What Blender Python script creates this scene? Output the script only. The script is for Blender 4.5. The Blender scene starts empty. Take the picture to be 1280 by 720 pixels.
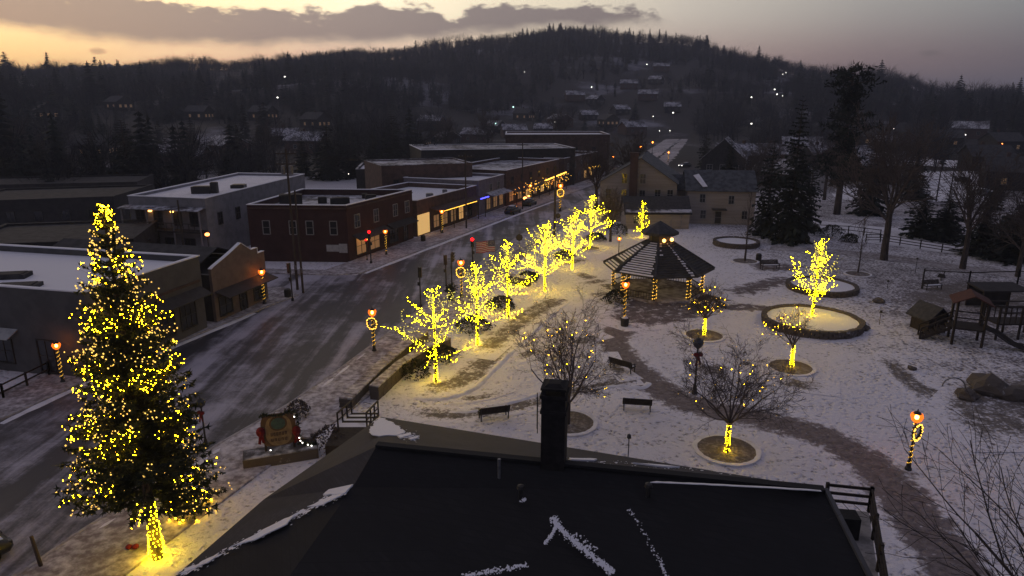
import bpy, bmesh, math, random
import numpy as np
from mathutils import Vector, Matrix
R = math.radians
scene = bpy.context.scene
COL = scene.collection
# ------------------------------------------------------------------ camera
CAMZ, PITCH, FPX = 20.5, R(15.2), 853.0
cp, sp = math.cos(PITCH), math.sin(PITCH)
cam_d = bpy.data.cameras.new("camera"); cam = bpy.data.objects.new("camera", cam_d); COL.objects.link(cam)
cam_d.sensor_width = 36.0; cam_d.lens = FPX / 1280 * 36.0
cam_d.clip_end = 20000; cam_d.clip_start = 0.1
cam.location = (0, 0, CAMZ); cam.rotation_euler = (R(90) - PITCH, 0, 0)
scene.camera = cam

def ray(px, py):
    u = (px - 640) / FPX; v = (py - 360) / FPX
    return Vector((u, cp - v * sp, -(sp + v * cp)))
def G(px, py, z=0.0):
    """point at height z that the photograph shows at this spot"""
    r = ray(px, py); t = (z - CAMZ) / r.z
    return Vector((r.x * t, r.y * t, z))
def ZY(py, Y):
    """height of a thing at forward distance Y whose top is seen at row py"""
    v = (py - 360) / FPX
    return CAMZ - (sp + v * cp) * Y / (cp - v * sp)
def XY(px, py, Y):
    r = ray(px, py); t = Y / r.y
    return Vector((r.x * t, Y, CAMZ + r.z * t))

# ------------------------------------------------------------------ materials
MATS = {}
def _new(name):
    m = bpy.data.materials.new(name); m.use_nodes = True
    nt = m.node_tree; b = nt.nodes["Principled BSDF"]
    MATS[name] = m
    return m, nt, b
def rgba(c): return (c[0], c[1], c[2], 1.0)
def nz(nt, scale, detail=6, rough=.55, mapping=None, dist=0.0):
    n = nt.nodes.new("ShaderNodeTexNoise"); n.inputs["Scale"].default_value = scale
    n.inputs["Detail"].default_value = detail; n.inputs["Roughness"].default_value = rough
    n.inputs["Distortion"].default_value = dist
    if mapping is not None: nt.links.new(mapping, n.inputs["Vector"])
    return n.outputs["Fac"]
def coords(nt, scale=(1, 1, 1), rot=(0, 0, 0)):
    t = nt.nodes.new("ShaderNodeTexCoord"); mp = nt.nodes.new("ShaderNodeMapping")
    mp.inputs["Scale"].default_value = scale; mp.inputs["Rotation"].default_value = rot
    nt.links.new(t.outputs["Object"], mp.inputs["Vector"])
    return mp.outputs["Vector"]
def ramp(nt, fac, lo, hi):
    r = nt.nodes.new("ShaderNodeMapRange"); r.interpolation_type = 'SMOOTHSTEP'
    r.inputs["From Min"].default_value = lo; r.inputs["From Max"].default_value = hi
    nt.links.new(fac, r.inputs["Value"]); return r.outputs["Result"]
def mixc(nt, fac, a, b):
    m = nt.nodes.new("ShaderNodeMix"); m.data_type = 'RGBA'
    if isinstance(fac, float): m.inputs["Factor"].default_value = fac
    else: nt.links.new(fac, m.inputs["Factor"])
    for s, c in ((6, a), (7, b)):
        if isinstance(c, tuple): m.inputs[s].default_value = rgba(c)
        else: nt.links.new(c, m.inputs[s])
    return m.outputs[2]
def mth(nt, op, a, b=None, c=None, clamp=False):
    n = nt.nodes.new("ShaderNodeMath"); n.operation = op; n.use_clamp = clamp
    for i, x in enumerate((a, b, c)):
        if x is None: continue
        if isinstance(x, (int, float)): n.inputs[i].default_value = x
        else: nt.links.new(x, n.inputs[i])
    return n.outputs[0]
def bump(nt, b, h, strength, dist):
    n = nt.nodes.new("ShaderNodeBump"); n.inputs["Strength"].default_value = strength
    n.inputs["Distance"].default_value = dist
    nt.links.new(h, n.inputs["Height"]); nt.links.new(n.outputs["Normal"], b.inputs["Normal"])
def M(name, c1, c2=None, scale=3.0, rough=.8, bmp=.0, bd=.02, lo=.4, hi=.62, stretch=(1, 1, 1), rot=0.0, metal=0.0, spec=.3):
    m, nt, b = _new(name)
    v = coords(nt, stretch, (0, 0, rot)); f = nz(nt, scale, 8, .6, v)
    if c2 is None: c2 = tuple(x * .65 for x in c1)
    nt.links.new(mixc(nt, ramp(nt, f, lo, hi), c1, c2), b.inputs["Base Color"])
    b.inputs["Roughness"].default_value = rough; b.inputs["Metallic"].default_value = metal
    b.inputs["Specular IOR Level"].default_value = spec
    if bmp: bump(nt, b, f, bmp, bd)
    return m
def E(name, col, strength):
    m, nt, b = _new(name)
    b.inputs["Base Color"].default_value = rgba(tuple(min(.8, x * .6) for x in col))
    b.inputs["Emission Color"].default_value = rgba(col); b.inputs["Emission Strength"].default_value = strength
    f = nz(nt, 3.0, 2, .5, coords(nt)); nt.links.new(mth(nt, 'MULTIPLY_ADD', f, .3, .25), b.inputs["Roughness"])
    m.cycles.emission_sampling = 'FRONT'
    return m
def brick(name, c1, c2, mortar, sx=4.2):
    m, nt, b = _new(name)
    t = nt.nodes.new("ShaderNodeTexCoord"); s = nt.nodes.new("ShaderNodeSeparateXYZ"); nt.links.new(t.outputs["Object"], s.inputs[0])
    c = nt.nodes.new("ShaderNodeCombineXYZ"); nt.links.new(mth(nt, 'ADD', s.outputs[0], s.outputs[1]), c.inputs[0]); nt.links.new(s.outputs[2], c.inputs[1])
    br = nt.nodes.new("ShaderNodeTexBrick"); br.inputs["Scale"].default_value = sx
    br.inputs["Color1"].default_value = rgba(c1); br.inputs["Color2"].default_value = rgba(c2); br.inputs["Mortar"].default_value = rgba(mortar)
    br.inputs["Mortar Size"].default_value = .012
    nt.links.new(c.outputs[0], br.inputs["Vector"])
    f = nz(nt, .8, 6, .6, coords(nt))
    nt.links.new(mixc(nt, ramp(nt, f, .3, .75), br.outputs["Color"], tuple(x * .55 for x in c1)), b.inputs["Base Color"])
    b.inputs["Roughness"].default_value = .9
    return m

UROT = R(22.5)      # bearing of the main street
# trampled park snow with grass showing
def snow_mat(name, snow, grass, fine, lo, hi, big=.06, bigw=.35, bs=.6, bd=.12):
    m, nt, b = _new(name)
    v = coords(nt)
    f1 = nz(nt, fine, 5, .6, v); f2 = nz(nt, big, 4, .55, v); f3 = nz(nt, fine * .28, 4, .6, v)
    s = mth(nt, 'ADD', mth(nt, 'MULTIPLY_ADD', f2, bigw, 0), mth(nt, 'MULTIPLY_ADD', f3, .35, mth(nt, 'MULTIPLY', f1, .55)))
    nt.links.new(mixc(nt, ramp(nt, s, lo, hi), grass, snow), b.inputs["Base Color"])
    b.inputs["Roughness"].default_value = .75; b.inputs["Specular IOR Level"].default_value = .2
    bump(nt, b, mth(nt, 'ADD', f1, mth(nt, 'MULTIPLY', f3, 1.5)), bs, bd)
    return m

def town_col(nt, v):
    """trodden snow on grass: returns colour and height"""
    f1 = nz(nt, 3.2, 6, .66, v); f2 = nz(nt, .05, 4, .55, v); f3 = nz(nt, .42, 5, .6, v); f0 = nz(nt, 7.0, 5, .65, v)
    s = mth(nt, 'ADD', mth(nt, 'MULTIPLY', f2, .35), mth(nt, 'MULTIPLY_ADD', f3, .34, mth(nt, 'MULTIPLY', f1, .72)))
    sx = nt.nodes.new("ShaderNodeSeparateXYZ"); nt.links.new(v, sx.inputs[0])
    thin = mth(nt, 'MULTIPLY', ramp(nt, sx.outputs[0], 22, 44), .15)      # mixes in more of the dark grass colour on the play area side
    # trodden: every footfall is a small pit, and the deepest ones show the grass
    w = nt.nodes.new("ShaderNodeVectorMath"); w.operation = 'ADD'; nn = nt.nodes.new("ShaderNodeTexNoise"); nn.inputs["Scale"].default_value = 1.2; nt.links.new(v, nn.inputs["Vector"]); nt.links.new(v, w.inputs[0]); nt.links.new(nn.outputs["Color"], w.inputs[1])
    vo = nt.nodes.new("ShaderNodeTexVoronoi"); vo.inputs["Scale"].default_value = 2.3; nt.links.new(w.outputs[0], vo.inputs["Vector"])
    pit = ramp(nt, vo.outputs["Distance"], .05, .55)
    s = mth(nt, 'SUBTRACT', mth(nt, 'MULTIPLY_ADD', f0, .34, mth(nt, 'MULTIPLY', s, .80)), thin)
    s = mth(nt, 'MULTIPLY_ADD', pit, .12, mth(nt, 'SUBTRACT', s, .066))
    return mixc(nt, ramp(nt, s, .535, .735), (.17, .15, .155), (.84, .82, .87)), mth(nt, 'ADD', mth(nt, 'MULTIPLY', f1, .8), mth(nt, 'MULTIPLY_ADD', f3, .8, mth(nt, 'MULTIPLY', pit, .55))), f1
def ground_mat():
    """snow lying on grass in the town, leaf litter under the woods on the hills"""
    m, nt, b = _new("ground")
    v = coords(nt); town, h, f1 = town_col(nt, v)
    vor = nt.nodes.new("ShaderNodeVectorMath"); vor.operation = 'LENGTH'; nt.links.new(v, vor.inputs[0])
    f4 = nz(nt, .012, 5, .6, v)
    litter = mixc(nt, ramp(nt, mth(nt, 'MULTIPLY_ADD', f1, .3, f4), .68, .82), (.030, .026, .025), (.26, .26, .30))
    far = ramp(nt, mth(nt, 'MULTIPLY_ADD', f4, 90.0, vor.outputs["Value"]), 170, 290)
    nt.links.new(mixc(nt, far, town, litter), b.inputs["Base Color"])
    b.inputs["Roughness"].default_value = .8; b.inputs["Specular IOR Level"].default_value = .2
    bump(nt, b, h, 1.0, .20)
def soft_mat(name, c1, c2, sc, snowy=.3):
    """bare ground or paving that runs out raggedly into the snow: the point attribute soft says how far in we are"""
    m, nt, b = _new(name); v = coords(nt); town, h, f1 = town_col(nt, v)
    at = nt.nodes.new("ShaderNodeAttribute"); at.attribute_name = "soft"; e = nz(nt, 1.1, 6, .68, v); e2 = nz(nt, sc, 6, .65, v)
    k = mth(nt, 'ADD', at.outputs["Fac"], mth(nt, 'MULTIPLY', mth(nt, 'SUBTRACT', mth(nt, 'MULTIPLY_ADD', e2, .5, mth(nt, 'MULTIPLY', e, .5)), .5 + snowy * .2), 4.2))
    bare = mixc(nt, ramp(nt, e2, .38, .64), c1, c2)
    nt.links.new(mixc(nt, ramp(nt, k, .22, .85), town, bare), b.inputs["Base Color"])
    b.inputs["Roughness"].default_value = .8; b.inputs["Specular IOR Level"].default_value = .2
    bump(nt, b, h, .9, .14)
soft_mat("soft_patch", (.10, .085, .075), (.22, .195, .18), 4.0)
soft_mat("soft_path", (.150, .125, .122), (.25, .215, .215), 2.4, -.1)
soft_mat("soft_paving", (.105, .082, .082), (.20, .17, .175), 1.2, .2)
ground_mat()

def road_mat():
    m, nt, b = _new("snowy_asphalt")
    v = coords(nt, (1, 1, 1), (0, 0, UROT))
    vs = coords(nt, (.40, .022, 1), (0, 0, UROT)); vs2 = coords(nt, (1.5, .10, 1), (0, 0, UROT))
    a = nz(nt, 1.0, 5, .6, vs, .3); c = nz(nt, 1.0, 6, .6, vs2, .2); d = nz(nt, .10, 4, .6, v); g = nz(nt, 5, 4, .7, v)
    e = nz(nt, .55, 6, .65, v, .6)
    s = mth(nt, 'ADD', mth(nt, 'MULTIPLY_ADD', a, .70, mth(nt, 'MULTIPLY', c, .16)), mth(nt, 'MULTIPLY_ADD', d, .42, mth(nt, 'MULTIPLY_ADD', g, .10, mth(nt, 'MULTIPLY', e, .24))))
    col = mixc(nt, ramp(nt, s, .75, .95), (.048, .045, .053), (.43, .41, .47))
    nt.links.new(col, b.inputs["Base Color"])
    nt.links.new(mth(nt, 'MULTIPLY_ADD', s, .55, .10), b.inputs["Roughness"])
    b.inputs["Specular IOR Level"].default_value = .35
    bump(nt, b, g, .3, .02)
    return m
road_mat()
snow_mat("pavement_snow", (.66, .63, .65), (.20, .17, .17), 2.6, .50, .78, bs=.35, bd=.05)
snow_mat("deep_snow", (.82, .81, .85), (.58, .57, .60), 1.6, .40, .75, bs=.4, bd=.08)
snow_mat("roof_snow", (.80, .80, .84), (.30, .29, .31), .9, .38, .60, big=.12, bigw=.55, bs=.3, bd=.05)
snow_mat("thin_roof_snow", (.55, .55, .60), (.07, .065, .07), 1.3, .60, .80, big=.15, bigw=.5, bs=.3, bd=.05)
snow_mat("mulch", (.46, .43, .42), (.12, .10, .09), 5.5, .58, .88, bs=.9, bd=.1)
snow_mat("snowy_patch", (.70, .68, .70), (.16, .14, .135), 3.4, .50, .82, bs=.6, bd=.08)
snow_mat("brick_path", (.52, .48, .50), (.20, .155, .152), 2.6, .60, .93, bs=.25, bd=.03)
snow_mat("wet_paving", (.62, .59, .61), (.125, .098, .096), 1.4, .50, .80, bs=.25, bd=.03)
snow_mat("stone", (.50, .49, .50), (.10, .085, .075), 2.2, .72, .86, bs=.9, bd=.12)
snow_mat("light_stone", (.60, .58, .57), (.28, .24, .21), 2.0, .55, .8, bs=.7, bd=.06)
M("concrete", (.36, .34, .33), (.22, .21, .20), 2.0, .9, .3)
M("kerb", (.42, .40, .40), (.28, .26, .26), 2.0, .9, .3)
M("black_metal", (.018, .018, .019), (.03, .028, .026), 6, .5, spec=.4)
M("grey_metal", (.22, .22, .23), (.14, .14, .15), 4, .5, metal=.6)
M("dark_wood", (.038, .029, .024), (.022, .017, .014), 6, .8, .3, stretch=(1, 1, .2))
M("red_wood", (.095, .036, .026), (.06, .026, .02), 5, .8, .3)
M("pole_wood", (.075, .058, .048), (.045, .036, .03), 5, .9, .4, stretch=(1, 1, .1))
M("bark", (.075, .060, .054), (.034, .028, .026), 7, .95, .7, stretch=(1, 1, .25))
M("twig", (.105, .085, .080), (.060, .050, .048), 5, .95)
M("needles", (.032, .042, .022), (.014, .022, .012), 2.2, .85)
M("dark_needles", (.016, .023, .017), (.007, .011, .009), 1.0, .9)
M("frosted_needles", (.12, .13, .13), (.035, .045, .035), 1.6, .9)
M("far_needles", (.016, .021, .018), (.008, .011, .010), .02, .95)
M("far_twigs", (.032, .031, .034), (.018, .017, .020), .03, .95)
M("hedge_leaf", (.030, .036, .018), (.014, .018, .011), 3, .8)
M("dark_roof", (.055, .055, .062), (.035, .035, .040), 3, .8, .3)
M("slate_roof", (.085, .092, .105), (.040, .045, .055), 1.3, .75, .3)
M("asphalt_roof", (.060, .058, .060), (.035, .034, .036), 1.0, .9)
M("grey_wall", (.100, .098, .100), (.08, .078, .080), .8, .9, .1)
M("white_wall", (.26, .25, .265), (.20, .195, .205), .9, .85, .1)
M("tan_wall", (.29, .26, .24), (.24, .21, .195), .7, .85, .1, stretch=(.2, .2, 4))
M("cream_wall", (.34, .30, .27), (.28, .245, .22), .7, .85, .1, stretch=(.2, .2, 4))
M("false_front_wall", (.165, .125, .11), (.125, .095, .085), 1.2, .85, .1)
M("brown_wall", (.105, .066, .056), (.07, .046, .04), 1.2, .85, .2)
M("mauve_wall", (.20, .18, .20), (.15, .135, .155), 1.2, .85, .1)
M("dark_wall", (.042, .038, .038), (.028, .026, .027), 1.2, .85, .2)
M("trim_white", (.30, .29, .29), (.22, .215, .215), 2, .7)
M("trim_dark", (.05, .045, .042), (.035, .03, .03), 2, .7)
M("poster_grey", (.42, .42, .42), (.34, .34, .35), 2, .7)
M("cloth_red", (.15, .008, .010), (.10, .006, .008), 6, .8)
M("sign_gold", (.24, .18, .10), (.17, .12, .07), 3, .6)
M("sign_green", (.05, .10, .085), (.04, .07, .07), 6, .6)
M("sign_brown", (.10, .06, .035), (.07, .045, .03), 3, .7)
M("rubber", (.015, .015, .015), (.02, .02, .02), 6, .9)
M("car_dark", (.020, .022, .026), (.016, .017, .02), 2, .35, spec=.5)
M("car_silver", (.16, .17, .19), (.13, .14, .15), 2, .35, metal=.4, spec=.5)
M("car_white", (.45, .45, .47), (.38, .38, .40), 2, .4, spec=.5)
M("chimney_black", (.020, .018, .018), (.012, .011, .011), 4, .9, .5)
brick("red_brick", (.060, .020, .018), (.046, .017, .016), (.055, .040, .038))
brick("shaded_shingle", (.0125, .0125, .015), (.0075, .0075, .009), (.003, .003, .003), 3.0)  # front slope: shade from facing away from the sunset is put into the colour
brick("lit_shingle", (.046, .047, .060), (.032, .033, .042), (.015, .015, .018), 3.4)  # far slopes of the same roof, coloured paler for the sunset glow on them
brick("chimney_brick", (.085, .045, .035), (.065, .035, .03), (.08, .07, .065))
def glass():
    m, nt, b = _new("glass")
    f = nz(nt, 2.0, 2, .5, coords(nt))
    nt.links.new(mixc(nt, f, (.02, .022, .026), (.035, .037, .042)), b.inputs["Base Color"])
    b.inputs["Roughness"].default_value = .08; b.inputs["Specular IOR Level"].default_value = .6
glass()
E("bulb_lemon", (1.0, .63, .002), 150.0)
E("bulb_pale_lemon", (1.0, .88, .17), 1.5)
E("bulb_pale_gold", (1.0, .62, .13), 1.55)
E("bulb_gold", (1.0, .54, .005), 80.0)
E("bulb_soft", (1.0, .52, .06), 4.0)
E("bulb_amber", (1.0, .40, .012), 12.0)
E("lamp_core", (1.0, .36, .06), 150)
def lamp_glass():  # orange halo round the flame is put into the glass as emission
    m, nt, b = _new("lamp_glass"); nt.nodes.remove(b)
    e = nt.nodes.new("ShaderNodeEmission"); e.inputs[0].default_value = (1, .17, .014, 1); e.inputs[1].default_value = 1.9
    t = nt.nodes.new("ShaderNodeBsdfTransparent"); t.inputs[0].default_value = (1, .75, .5, 1); x = nt.nodes.new("ShaderNodeMixShader")
    f = nz(nt, 4.0, 2, .5, coords(nt)); nt.links.new(mth(nt, 'MULTIPLY_ADD', f, .25, .62), x.inputs[0])
    nt.links.new(t.outputs[0], x.inputs[1]); nt.links.new(e.outputs[0], x.inputs[2]); nt.links.new(x.outputs[0], nt.nodes["Material Output"].inputs[0])
lamp_glass()
E("porch_glow", (1.0, .44, .10), 7)
E("traffic_red", (1.0, .004, .006), 9)
E("white_lamp", (1.0, .95, .86), 5)
E("green_lamp", (.55, 1.0, .85), 4)
E("orange_lamp", (1.0, .28, .06), 8)
E("shop_window", (1.0, .55, .18), .45)
E("shop_wall_painted_light", (1.0, .62, .22), .55)  # wall made to glow in place of the warm light falling on it
E("dim_window", (1.0, .60, .28), .09)
E("neon_blue", (.06, .06, 1.0), 5)
E("patio_lights", (1.0, .36, .05), 3.0)

# ------------------------------------------------------------------ mesh builder
class MB:
    def __init__(s): s.v = []; s.f = []; s.m = []; s.mi = 0
    def add(s, vs, fs):
        n = len(s.v); s.v.extend([tuple(p) for p in vs]); s.f.extend([tuple(i + n for i in f) for f in fs]); s.m.extend([s.mi] * len(fs)); return s
    def box(s, c, d, rz=0.0, taper=1.0):
        cx, cy, cz = c; dx, dy, dz = (x / 2 for x in d); ca, sa = math.cos(rz), math.sin(rz); vs = []
        for z, k in ((-dz, 1), (dz, taper)):
            for x, y in ((-dx, -dy), (dx, -dy), (dx, dy), (-dx, dy)):
                x *= k; y *= k
                vs.append((cx + x * ca - y * sa, cy + x * sa + y * ca, cz + z))
        return s.add(vs, [(3, 2, 1, 0), (4, 5, 6, 7), (0, 1, 5, 4), (1, 2, 6, 5), (2, 3, 7, 6), (3, 0, 4, 7)])
    def tube(s, p, q, r0, r1=None, n=6, cap=True):
        r1 = r0 if r1 is None else r1
        p = Vector(p); q = Vector(q); d = (q - p)
        if d.length < 1e-6: return s
        d.normalize(); a = d.orthogonal().normalized(); b = d.cross(a); vs = []
        for c, r in ((p, r0), (q, r1)):
            for i in range(n):
                t = 2 * math.pi * i / n; vs.append(c + a * (r * math.cos(t)) + b * (r * math.sin(t)))
        fs = [(i, (i + 1) % n, n + (i + 1) % n, n + i) for i in range(n)]
        if cap: fs += [tuple(range(n - 1, -1, -1)), tuple(range(n, 2 * n))]
        return s.add(vs, fs)
    def beam(s, p, q, w, h):
        """rectangular bar from p to q"""
        p = Vector(p); q = Vector(q); d = (q - p).normalized(); up = Vector((0, 0, 1))
        if abs(d.z) > .95: up = Vector((0, 1, 0))
        a = d.cross(up).normalized() * w / 2; b = a.cross(d).normalized() * h / 2
        vs = [p - a - b, p + a - b, p + a + b, p - a + b, q - a - b, q + a - b, q + a + b, q - a + b]
        return s.add(vs, [(3, 2, 1, 0), (4, 5, 6, 7), (0, 1, 5, 4), (1, 2, 6, 5), (2, 3, 7, 6), (3, 0, 4, 7)])
    def prism(s, poly, z0, z1, top=None):
        n = len(poly); top = top or poly
        vs = [(p[0], p[1], z0) for p in poly] + [(p[0], p[1], z1) for p in top]
        return s.add(vs, [tuple(range(n - 1, -1, -1)), tuple(range(n, 2 * n))] + [(i, (i + 1) % n, n + (i + 1) % n, n + i) for i in range(n)])
    def slab(s, pts, th):
        """polygon in space given thickness downward"""
        n = len(pts); vs = [tuple(p) for p in pts] + [(p[0], p[1], p[2] - th) for p in pts]
        return s.add(vs, [tuple(range(n)), tuple(range(2 * n - 1, n - 1, -1))] + [(i, n + i, n + (i + 1) % n, (i + 1) % n) for i in range(n)])
    def lathe(s, prof, c=(0, 0, 0), n=12):
        k = len(prof); vs = []
        for r, z in prof:
            for i in range(n):
                t = 2 * math.pi * i / n; vs.append((c[0] + r * math.cos(t), c[1] + r * math.sin(t), c[2] + z))
        fs = [(j * n + i, j * n + (i + 1) % n, (j + 1) * n + (i + 1) % n, (j + 1) * n + i) for j in range(k - 1) for i in range(n)]
        fs += [tuple(range(n - 1, -1, -1)), tuple(range((k - 1) * n, k * n))]
        return s.add(vs, fs)
    def ball(s, c, r, n=8, k=5, sz=1.0):
        return s.lathe([(max(1e-3, r * math.sin(math.pi * j / k)), -r * sz * math.cos(math.pi * j / k)) for j in range(k + 1)], c, n)
    def torus(s, c, R0, r, ax=(0, 1, 0), n=16, k=6):
        ax = Vector(ax).normalized(); a = ax.orthogonal().normalized(); b = ax.cross(a); c = Vector(c); vs = []
        for i in range(n):
            t = 2 * math.pi * i / n; d = a * math.cos(t) + b * math.sin(t)
            for j in range(k):
                u = 2 * math.pi * j / k; vs.append(c + d * (R0 + r * math.cos(u)) + ax * (r * math.sin(u)))
        return s.add(vs, [(i * k + j, ((i + 1) % n) * k + j, ((i + 1) % n) * k + (j + 1) % k, i * k + (j + 1) % k) for i in range(n) for j in range(k)])
    def bulb(s, p, r):
        """a bulb on its wire: the wire runs on from the bulb before"""
        x, y, z = p; n = len(s.v); w = .004
        s.add([(x + r, y, z), (x - r, y, z), (x, y + r, z), (x, y - r, z), (x, y, z + r), (x, y, z - r), (x, y, z + w), (x, y, z - w)],
              [(0, 2, 4), (2, 1, 4), (1, 3, 4), (3, 0, 4), (2, 0, 5), (1, 2, 5), (3, 1, 5), (0, 3, 5), (6, 4, 2), (7, 5, 3), (6, 7, 4)])
        l = getattr(s, "last", None)
        if l is not None: s.f.append((l + 6, n + 6, n + 7, l + 7)); s.m.append(1); s.wired = True
        s.last = n; return s
    def build(s, name, mat, parent=None, smooth=False, label=None):
        o0 = Vector((0, 0, 0)); p = parent
        while p is not None: o0 = o0 + p.location; p = p.parent
        me = bpy.data.meshes.new(name)
        me.from_pydata([(v[0] - o0.x, v[1] - o0.y, v[2] - o0.z) for v in s.v], [], s.f)
        for m in (mat if isinstance(mat, (list, tuple)) else [mat]): me.materials.append(MATS[m])
        if getattr(s, 'wired', False): me.materials.append(MATS['black_metal'])
        if any(s.m): me.polygons.foreach_set("material_index", s.m)
        if smooth: me.polygons.foreach_set("use_smooth", [True] * len(me.polygons))
        me.update()
        o = bpy.data.objects.new(name, me); COL.objects.link(o)
        if parent is not None: o.parent = parent
        if label: o["label"] = label
        return o
def thing(name, label, cat, loc=(0, 0, 0), group=None):
    o = bpy.data.objects.new(name, None); COL.objects.link(o); o.location = loc; o.empty_display_size = .3
    o["label"] = label; o["category"] = cat
    if group: o["group"] = group
    return o
def tag(o, label, cat, group=None):
    o["label"] = label; o["category"] = cat
    if group: o["group"] = group
    return o
def struct(o, kind="structure"): o["kind"] = kind; return o
KIDS = {}
def children(o): return [c for c in COL.objects if c.parent is o]
def copy_tree(o, parent=None):
    key = o.name
    if key not in KIDS: KIDS[key] = children(o)
    c = o.copy(); COL.objects.link(c); c.parent = parent
    for ch in KIDS[key]: copy_tree(ch, c)
    return c
def place(proto, loc, rz, label, sc=1.0, group=None):
    """first use moves the prototype itself, later ones copy it"""
    if proto.get("_used") is None: o = proto; o["_used"] = 1
    else: o = copy_tree(proto)
    o.location = loc; o.rotation_euler = (0, 0, rz); o.scale = (sc, sc, sc) if not isinstance(sc, tuple) else sc
    o["label"] = label
    if group: o["group"] = group
    return o
# ------------------------------------------------------------------ world
SUN_AZ = -40.0
def world():
    w = bpy.data.worlds.new("World"); scene.world = w; w.use_nodes = True
    nt = w.node_tree; bg = nt.nodes["Background"]; L = nt.links
    tc = nt.nodes.new("ShaderNodeTexCoord"); sep = nt.nodes.new("ShaderNodeSeparateXYZ"); L.new(tc.outputs["Generated"], sep.inputs[0])
    x, y, z = sep.outputs
    hl = mth(nt, 'SQRT', mth(nt, 'ADD', mth(nt, 'MULTIPLY', x, x), mth(nt, 'MAXIMUM', mth(nt, 'MULTIPLY', y, y), 1e-6)))
    sx, sy = math.sin(R(SUN_AZ)), math.cos(R(SUN_AZ))
    ca = mth(nt, 'DIVIDE', mth(nt, 'ADD', mth(nt, 'MULTIPLY', x, sx), mth(nt, 'MULTIPLY', y, sy)), hl)
    fac = mth(nt, 'MULTIPLY_ADD', ca, .5, .5)
    def cramp(stops, f=fac):
        r = nt.nodes.new("ShaderNodeValToRGB"); L.new(f, r.inputs[0]); e = r.color_ramp.elements
        while len(e) > 1: e.remove(e[0])
        e[0].position = stops[0][0]; e[0].color = rgba(stops[0][1])
        for p, c in stops[1:]: q = e.new(p); q.color = rgba(c)
        return r.outputs[0]
    k = lambda c: c * .5 + .5
    hor = cramp([(0, (.075, .085, .125)), (k(.0), (.085, .085, .105)), (k(.22), (.16, .135, .16)), (k(.40), (.29, .205, .212)), (k(.54), (.46, .32, .295)), (k(.77), (.74, .49, .40)), (k(.91), (1.1, .67, .49)), (k(.97), (1.55, .98, .56)), (1, (1.8, 1.14, .44))])
    mid = cramp([(0, (.09, .10, .145)), (k(.0), (.13, .14, .165)), (k(.22), (.25, .26, .27)), (k(.4), (.40, .375, .355)), (k(.6), (.70, .62, .53)), (k(.77), (1.10, .95, .70)), (k(.88), (1.55, 1.32, .92)), (1, (1.8, 1.32, .66))])
    up = cramp([(0, (.10, .105, .17)), (k(.3), (.145, .15, .21)), (k(.8), (.27, .25, .27)), (1, (.36, .30, .28))])
    el = mth(nt, 'ARCSINE', z)
    el = mth(nt, 'MULTIPLY', el, 180 / math.pi)
    c = mixc(nt, ramp(nt, el, 2.4, 7.2), hor, mid)
    c = mixc(nt, ramp(nt, el, 9.5, 24.0), c, up)
    c = mixc(nt, ramp(nt, el, 22.0, 70.0), c, (.198, .186, .255))
    # clouds
    az = mth(nt, 'MULTIPLY', mth(nt, 'ARCTAN2', x, y), 180 / math.pi)
    noise = nt.nodes.new("ShaderNodeTexNoise"); noise.inputs["Scale"].default_value = 17.0; noise.inputs["Detail"].default_value = 9; noise.inputs["Roughness"].default_value = .62
    mp = nt.nodes.new("ShaderNodeMapping"); mp.inputs["Scale"].default_value = (1, 1, 2.4); mp.inputs["Location"].default_value = (.3, .1, 0)
    L.new(tc.outputs["Generated"], mp.inputs[0]); L.new(mp.outputs[0], noise.inputs["Vector"])
    nf = noise.outputs["Fac"]
    def pxdir(px, py):
        r = ray(px, py).normalized(); return math.degrees(math.atan2(r.x, r.y)), math.degrees(math.asin(r.z))
    # cloud bank read from the photograph: x, top row, bottom row
    rows = [(-60, -30, 24), (60, -22, 38), (110, -6, 46), (160, -10, 52), (250, 14, 55), (330, 10, 53), (400, 20, 52), (470, -4, 50), (520, 2, 46), (560, 22, 44), (600, 8, 40), (650, 14, 36), (700, 2, 32), (740, 4, 30), (790, 12, 27), (812, 20, 22), (830, 26, 20), (900, 40, 10)]
    a0, a1 = pxdir(-60, 0)[0], pxdir(900, 20)[0]
    azf = mth(nt, 'DIVIDE', mth(nt, 'SUBTRACT', az, a0), a1 - a0, clamp=True)
    st_t, st_b = [], []
    for px, t, b_ in rows:
        A, et = pxdir(px, t); _, eb = pxdir(px, b_)
        st_t.append(((A - a0) / (a1 - a0), (et / 14,) * 3)); st_b.append(((A - a0) / (a1 - a0), (eb / 14,) * 3))
    for st in (st_t, st_b): st.sort()
    top = mth(nt, 'MULTIPLY', cramp(st_t, azf), 14.0); bot = mth(nt, 'MULTIPLY', cramp(st_b, azf), 14.0)
    n1 = mth(nt, 'MULTIPLY', mth(nt, 'SUBTRACT', nf, .5), 4.6)
    dt = mth(nt, 'ADD', mth(nt, 'SUBTRACT', top, el), n1)
    db = mth(nt, 'ADD', mth(nt, 'SUBTRACT', el, bot), mth(nt, 'MULTIPLY', n1, .35))
    mask = mth(nt, 'MULTIPLY', ramp(nt, dt, -.25, .35), ramp(nt, db, -.75, .55))
    ccol = cramp([(k(.4), (.15, .12, .13)), (k(.78), (.25, .195, .20)), (k(.93), (.37, .275, .255)), (1, (.48, .35, .28))])
    c = mixc(nt, mth(nt, 'MULTIPLY', mask, .95), c, ccol)
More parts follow.
